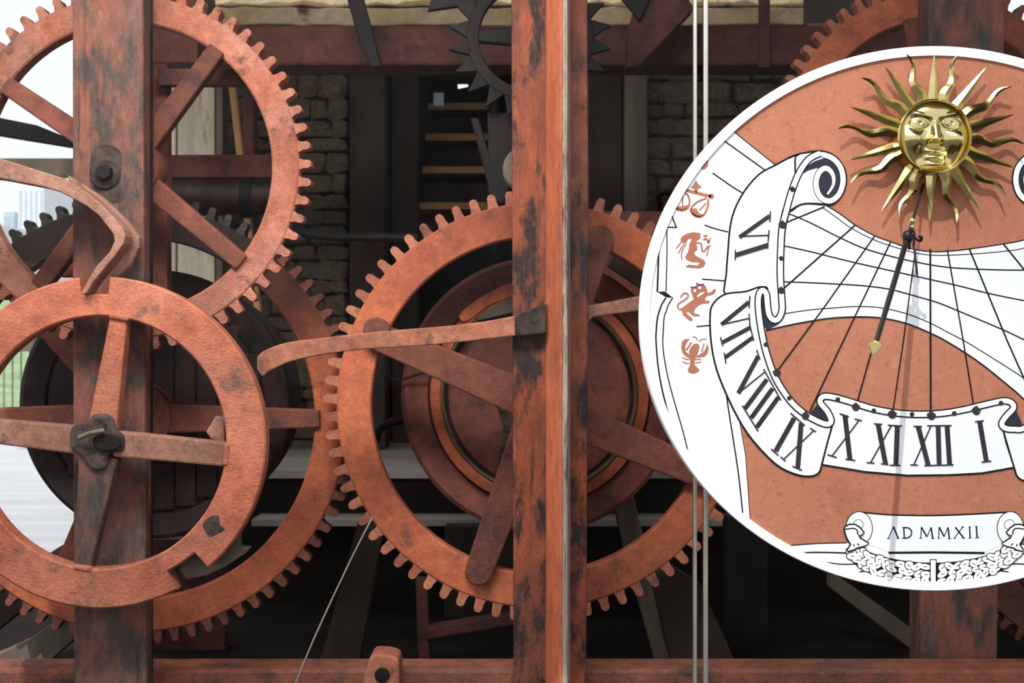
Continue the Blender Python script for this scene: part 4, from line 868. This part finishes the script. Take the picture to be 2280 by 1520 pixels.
fold = [z7([(690, 450), (694, 470)]), z7([(720, 445), (735, 462)])]
m2 = lambda pts: [(2 * 2081.5 - x, y) for x, y in pts]
for f in (lambda p: p, m2):
    o = Paint().poly(f(tas), 9.4).done('tassel', 'white', gd); Paint().line(f(tas) + f(tas)[:1], 3.6, 9.6).line(f(cuff), 3, 9.7, 3).line(f(fold[0]), 2.6, 9.7).line(f(fold[1]), 2.6, 9.7).done('tassel_line', 'ink', gd)
# small curl at the upper left of the rim
Paint().poly([(1780, 178), (1811, 164), (1844, 153), (1852, 148), (1848, 160), (1832, 168), (1802, 172)], 1.2).done('rim_curl', 'white'); Paint().line([(1785, 178), (1802, 172), (1832, 169), (1847, 162), (1855, 151)], 4, 1.6, 3).done('rim_curl_line', 'ink')

# --- golden sun: face (part) with rim and rays (sub-parts)
FC = (2077, 305); FR = 79.0; FY = YD - 0.030; fs_ = S(FY)
def fh(u, v):
    r2 = u * u + v * v
    g = lambda cu, cv, su, sv, a=0: math.exp(-(((u - cu) * math.cos(a) + (v - cv) * math.sin(a)) / su) ** 2 - ((-(u - cu) * math.sin(a) + (v - cv) * math.cos(a)) / sv) ** 2)
    h = 0.24 * math.sqrt(max(0, 1 - r2 * 0.96))
    h += 0.12 * g(0.0, 0.66, 0.60, 0.26)
    h += 0.24 * g(-0.62, -0.10, 0.27, 0.32) + 0.24 * g(0.62, -0.10, 0.27, 0.32)
    for ex in (-0.44, 0.46):
        h -= 0.15 * g(ex, 0.36, 0.26, 0.18)
        d = math.hypot((u - ex) / 0.20, (v - 0.36) / 0.115)
        h += 0.15 * max(0, 1 - d * d) ** 0.5 if d < 1 else 0
        h += 0.07 * math.exp(-((d - 1.12) / 0.20) ** 2)
        h -= 0.06 * g(ex + 0.02, 0.37, 0.05, 0.05)
        sg_ = 1 if ex > 0 else -1
        h += 0.08 * g(ex - 0.03 * sg_, 0.60, 0.26, 0.06, 0.30 * sg_)
    nz = max(0, min(1, (0.50 - v) / 0.62)) if v < 0.50 else 0
    if v > -0.20: h += (0.05 + 0.27 * nz) * math.exp(-((u + 0.01) / (0.085 + 0.05 * nz)) ** 2) * (1 if v > -0.12 else max(0, (v + 0.20) / 0.08)) * (1 if v < 0.40 else max(0, (0.56 - v) / 0.16))
    h += 0.14 * g(-0.16, -0.09, 0.08, 0.09) + 0.14 * g(0.13, -0.09, 0.08, 0.09)
    h -= 0.10 * g(0, -0.30, 0.22, 0.07)
    h += 0.15 * g(-0.02, -0.42, 0.20, 0.075) + 0.16 * g(-0.02, -0.60, 0.16, 0.080) - 0.09 * g(-0.02, -0.505, 0.20, 0.035)
    h += 0.14 * g(0, -0.80, 0.24, 0.12) - 0.08 * g(0, -0.69, 0.18, 0.04)
    h -= 0.13 * g(-0.40, -0.56, 0.13, 0.24) + 0.13 * g(0.40, -0.56, 0.13, 0.24)
    return h
C = P(FC[0], FC[1], FY); vs = []; fs = []; NR, NA = 72, 160; Rm = FR * fs_
vs.append((C.x, FY - fh(0, 0) * Rm * 0.9, C.z))
for i in range(1, NR + 1):
    for j in range(NA):
        rr = i / NR; a = 2 * PI * j / NA; u, v = rr * math.cos(a), rr * math.sin(a)
        fade = 1 if rr < 0.93 else max(0, (1 - rr) / 0.07)
        vs.append((C.x + u * Rm, FY - fh(u, v) * Rm * 0.9 * (0.35 + 0.65 * fade), C.z + v * Rm))
for j in range(NA): fs.append((0, 1 + j, 1 + (j + 1) % NA))
for i in range(NR - 1):
    for j in range(NA):
        a0 = 1 + i * NA; b0 = a0 + NA; m = (j + 1) % NA; fs.append((a0 + j, b0 + j, b0 + m, a0 + m))
face = link('gold_sun', fixn(mesh(vs, fs)), 'gold', sdl, smooth=True); face['label'] = 'golden sun with a human face'
lathe('face_rim', FC, [(Rm * 0.97, FY), (Rm * 0.97, FY - 0.010), (Rm * 1.0, FY - 0.015), (Rm * 1.045, FY - 0.012), (Rm * 1.06, FY), (Rm * 1.06, FY + 0.028)], 'gold', face, 90)
def rayline(tip, wavy, amp, sgn, bw):
    dx, dy = tip[0] - FC[0], tip[1] - FC[1]; L = math.hypot(dx, dy); ux, uy = dx / L, dy / L
    n = 28; r0 = FR * 0.9; Lf, Md, Rt = [], [], []
    for i in range(n + 1):
        t = i / n; r = r0 + (L - r0) * t
        off = sgn * amp * math.sin(t * PI * 3.1) * min(1, t * 2.2) * (1 - 0.25 * t) if wavy else 0
        w = bw * ((1 - t) ** 0.8 * 0.92 + 0.10 * (1 - t) + (0.07 if wavy else 0)) + 0.4
        cx, cy = FC[0] + ux * r - uy * off, FC[1] + uy * r + ux * off
        Lf.append((cx - uy * w, cy + ux * w)); Rt.append((cx + uy * w, cy - ux * w)); Md.append((cx, cy, w))
    return Lf, Md, Rt
RY = YD - 0.014
def ray(tip, wavy, sgn=1):
    Lf, Md, Rt = rayline(tip, wavy, 7.0, sgn, 13.5 if not wavy else 13.0); n = len(Md); vs = []; fs = []
    for i in range(n):
        t = i / (n - 1); lift = -0.006 * math.sin(PI * 2.4 * t) * (1 if wavy else 0.3) * t
        yb = RY + lift; m = P(Md[i][0], Md[i][1], yb); l = P(Lf[i][0], Lf[i][1], yb); rr = P(Rt[i][0], Rt[i][1], yb)
        hgt = Md[i][2] * S(RY) * 0.75
        vs += [l, m + Vector((0, -hgt, 0)), rr, m + Vector((0, 0.003, 0))]
    for i in range(n - 1):
        for q in range(4): fs.append((i * 4 + q, (i + 1) * 4 + q, (i + 1) * 4 + (q + 1) % 4, i * 4 + (q + 1) % 4))
    fs += [(0, 1, 2, 3), tuple((n - 1) * 4 + q for q in range(4))]
    autosmooth(link('wavy_ray' if wavy else 'straight_ray', fixn(mesh(vs, fs)), 'gold', face), 28)
for tip in ((1971, 149), (2080, 121), (2195, 151), (1894, 238), (2257, 255), (1890, 356), (2256, 373), (1962, 471), (2070, 492), (2185, 471)): ray(tip, False)
for i, tip in enumerate(((2021, 121), (2132, 121), (1921, 172), (2251, 191), (1867, 284), (2279, 318), (1894, 405), (2239, 432), (2002, 480), (2132, 494))): ray(tip, True, 1 if i % 2 == 0 else -1)
# --- gnomon: thin upper rod, thick lower rod, nodus ball, scrollwork, heart
def G(px, py, h): return P(px, py, YD - h)
root = G(2056, 410, 0.002)
def gpt(t): return G(2056 + (1947 - 2056) * t, 410 + (775 - 410) * t, 0.004 + 0.216 * t)
gn = tube('gnomon', [gpt(0), gpt(0.22), gpt(0.34), gpt(0.36), gpt(0.7), gpt(0.955)], [0.0022, 0.0022, 0.0026, 0.0046, 0.0046, 0.0042], 'rod_black', sdl, 12); gn['label'] = 'black gnomon rod with gold heart tip'
ball('nodus_ball', gpt(0.225), 0.0066, 'gold', gn, 3)
ball('nodus_bead', gpt(0.262) + Vector((0.003, 0, 0)), 0.0046, 'gold', gn, 2)
bm_ = bmesh.new(); bmesh.ops.create_icosphere(bm_, subdivisions=3, radius=1.0); cc = gpt(0.325)
for v in bm_.verts: v.co = Vector((v.co.x * 0.0085, v.co.y * 0.010, v.co.z * 0.012)) + cc
me = bpy.data.meshes.new('nodus'); bm_.to_mesh(me); bm_.free(); link('nodus_knot', me, 'rod_black', gn, smooth=True)
for pts in ([(2026, 540), (2030, 522), (2040, 532), (2050, 536), (2052, 528), (2047, 527)], [(2030, 530), (2020, 532), (2012, 526), (2014, 519), (2020, 521)], [(2024, 555), (2026, 535), (2030, 510), (2036, 522), (2034, 550)]):
    tube('scrollwork', [G(x, y, 0.062 + 0.004 * i / len(pts)) for i, (x, y) in enumerate(cr(pts, 4))], 0.0022, 'rod_black', gn, 8)
tube('stay_rod', [G(2034, 548, 0.064), G(2036, 556, 0.05), G(2042, 610, 0.002)], 0.002, 'rod_black', gn, 8)
ball('heart_collar', gpt(0.968), 0.0052, 'gold', gn, 2)
hc = gpt(1.0); hp = cr([(0, -9), (5, -14), (11, -12), (13, -5), (8, 5), (0, 17), (-8, 6), (-13, -3), (-11, -10), (-5, -12)], 3, True)
sg = S(YD - 0.22); a = rad(14); vs = []
for dy in (-0.0016, 0.0016):
    for (x, yq) in hp: vs.append((hc.x + (x * math.cos(a) - yq * math.sin(a)) * sg, hc.y + dy, hc.z - (x * math.sin(a) + yq * math.cos(a)) * sg))
n = len(hp); fs = [tuple(range(n)), tuple(range(2 * n - 1, n - 1, -1))] + [(i, (i + 1) % n, n + (i + 1) % n, n + i) for i in range(n)]
link('gold_heart', fixn(mesh(vs, fs)), 'gold', gn, bevel=0.0008)
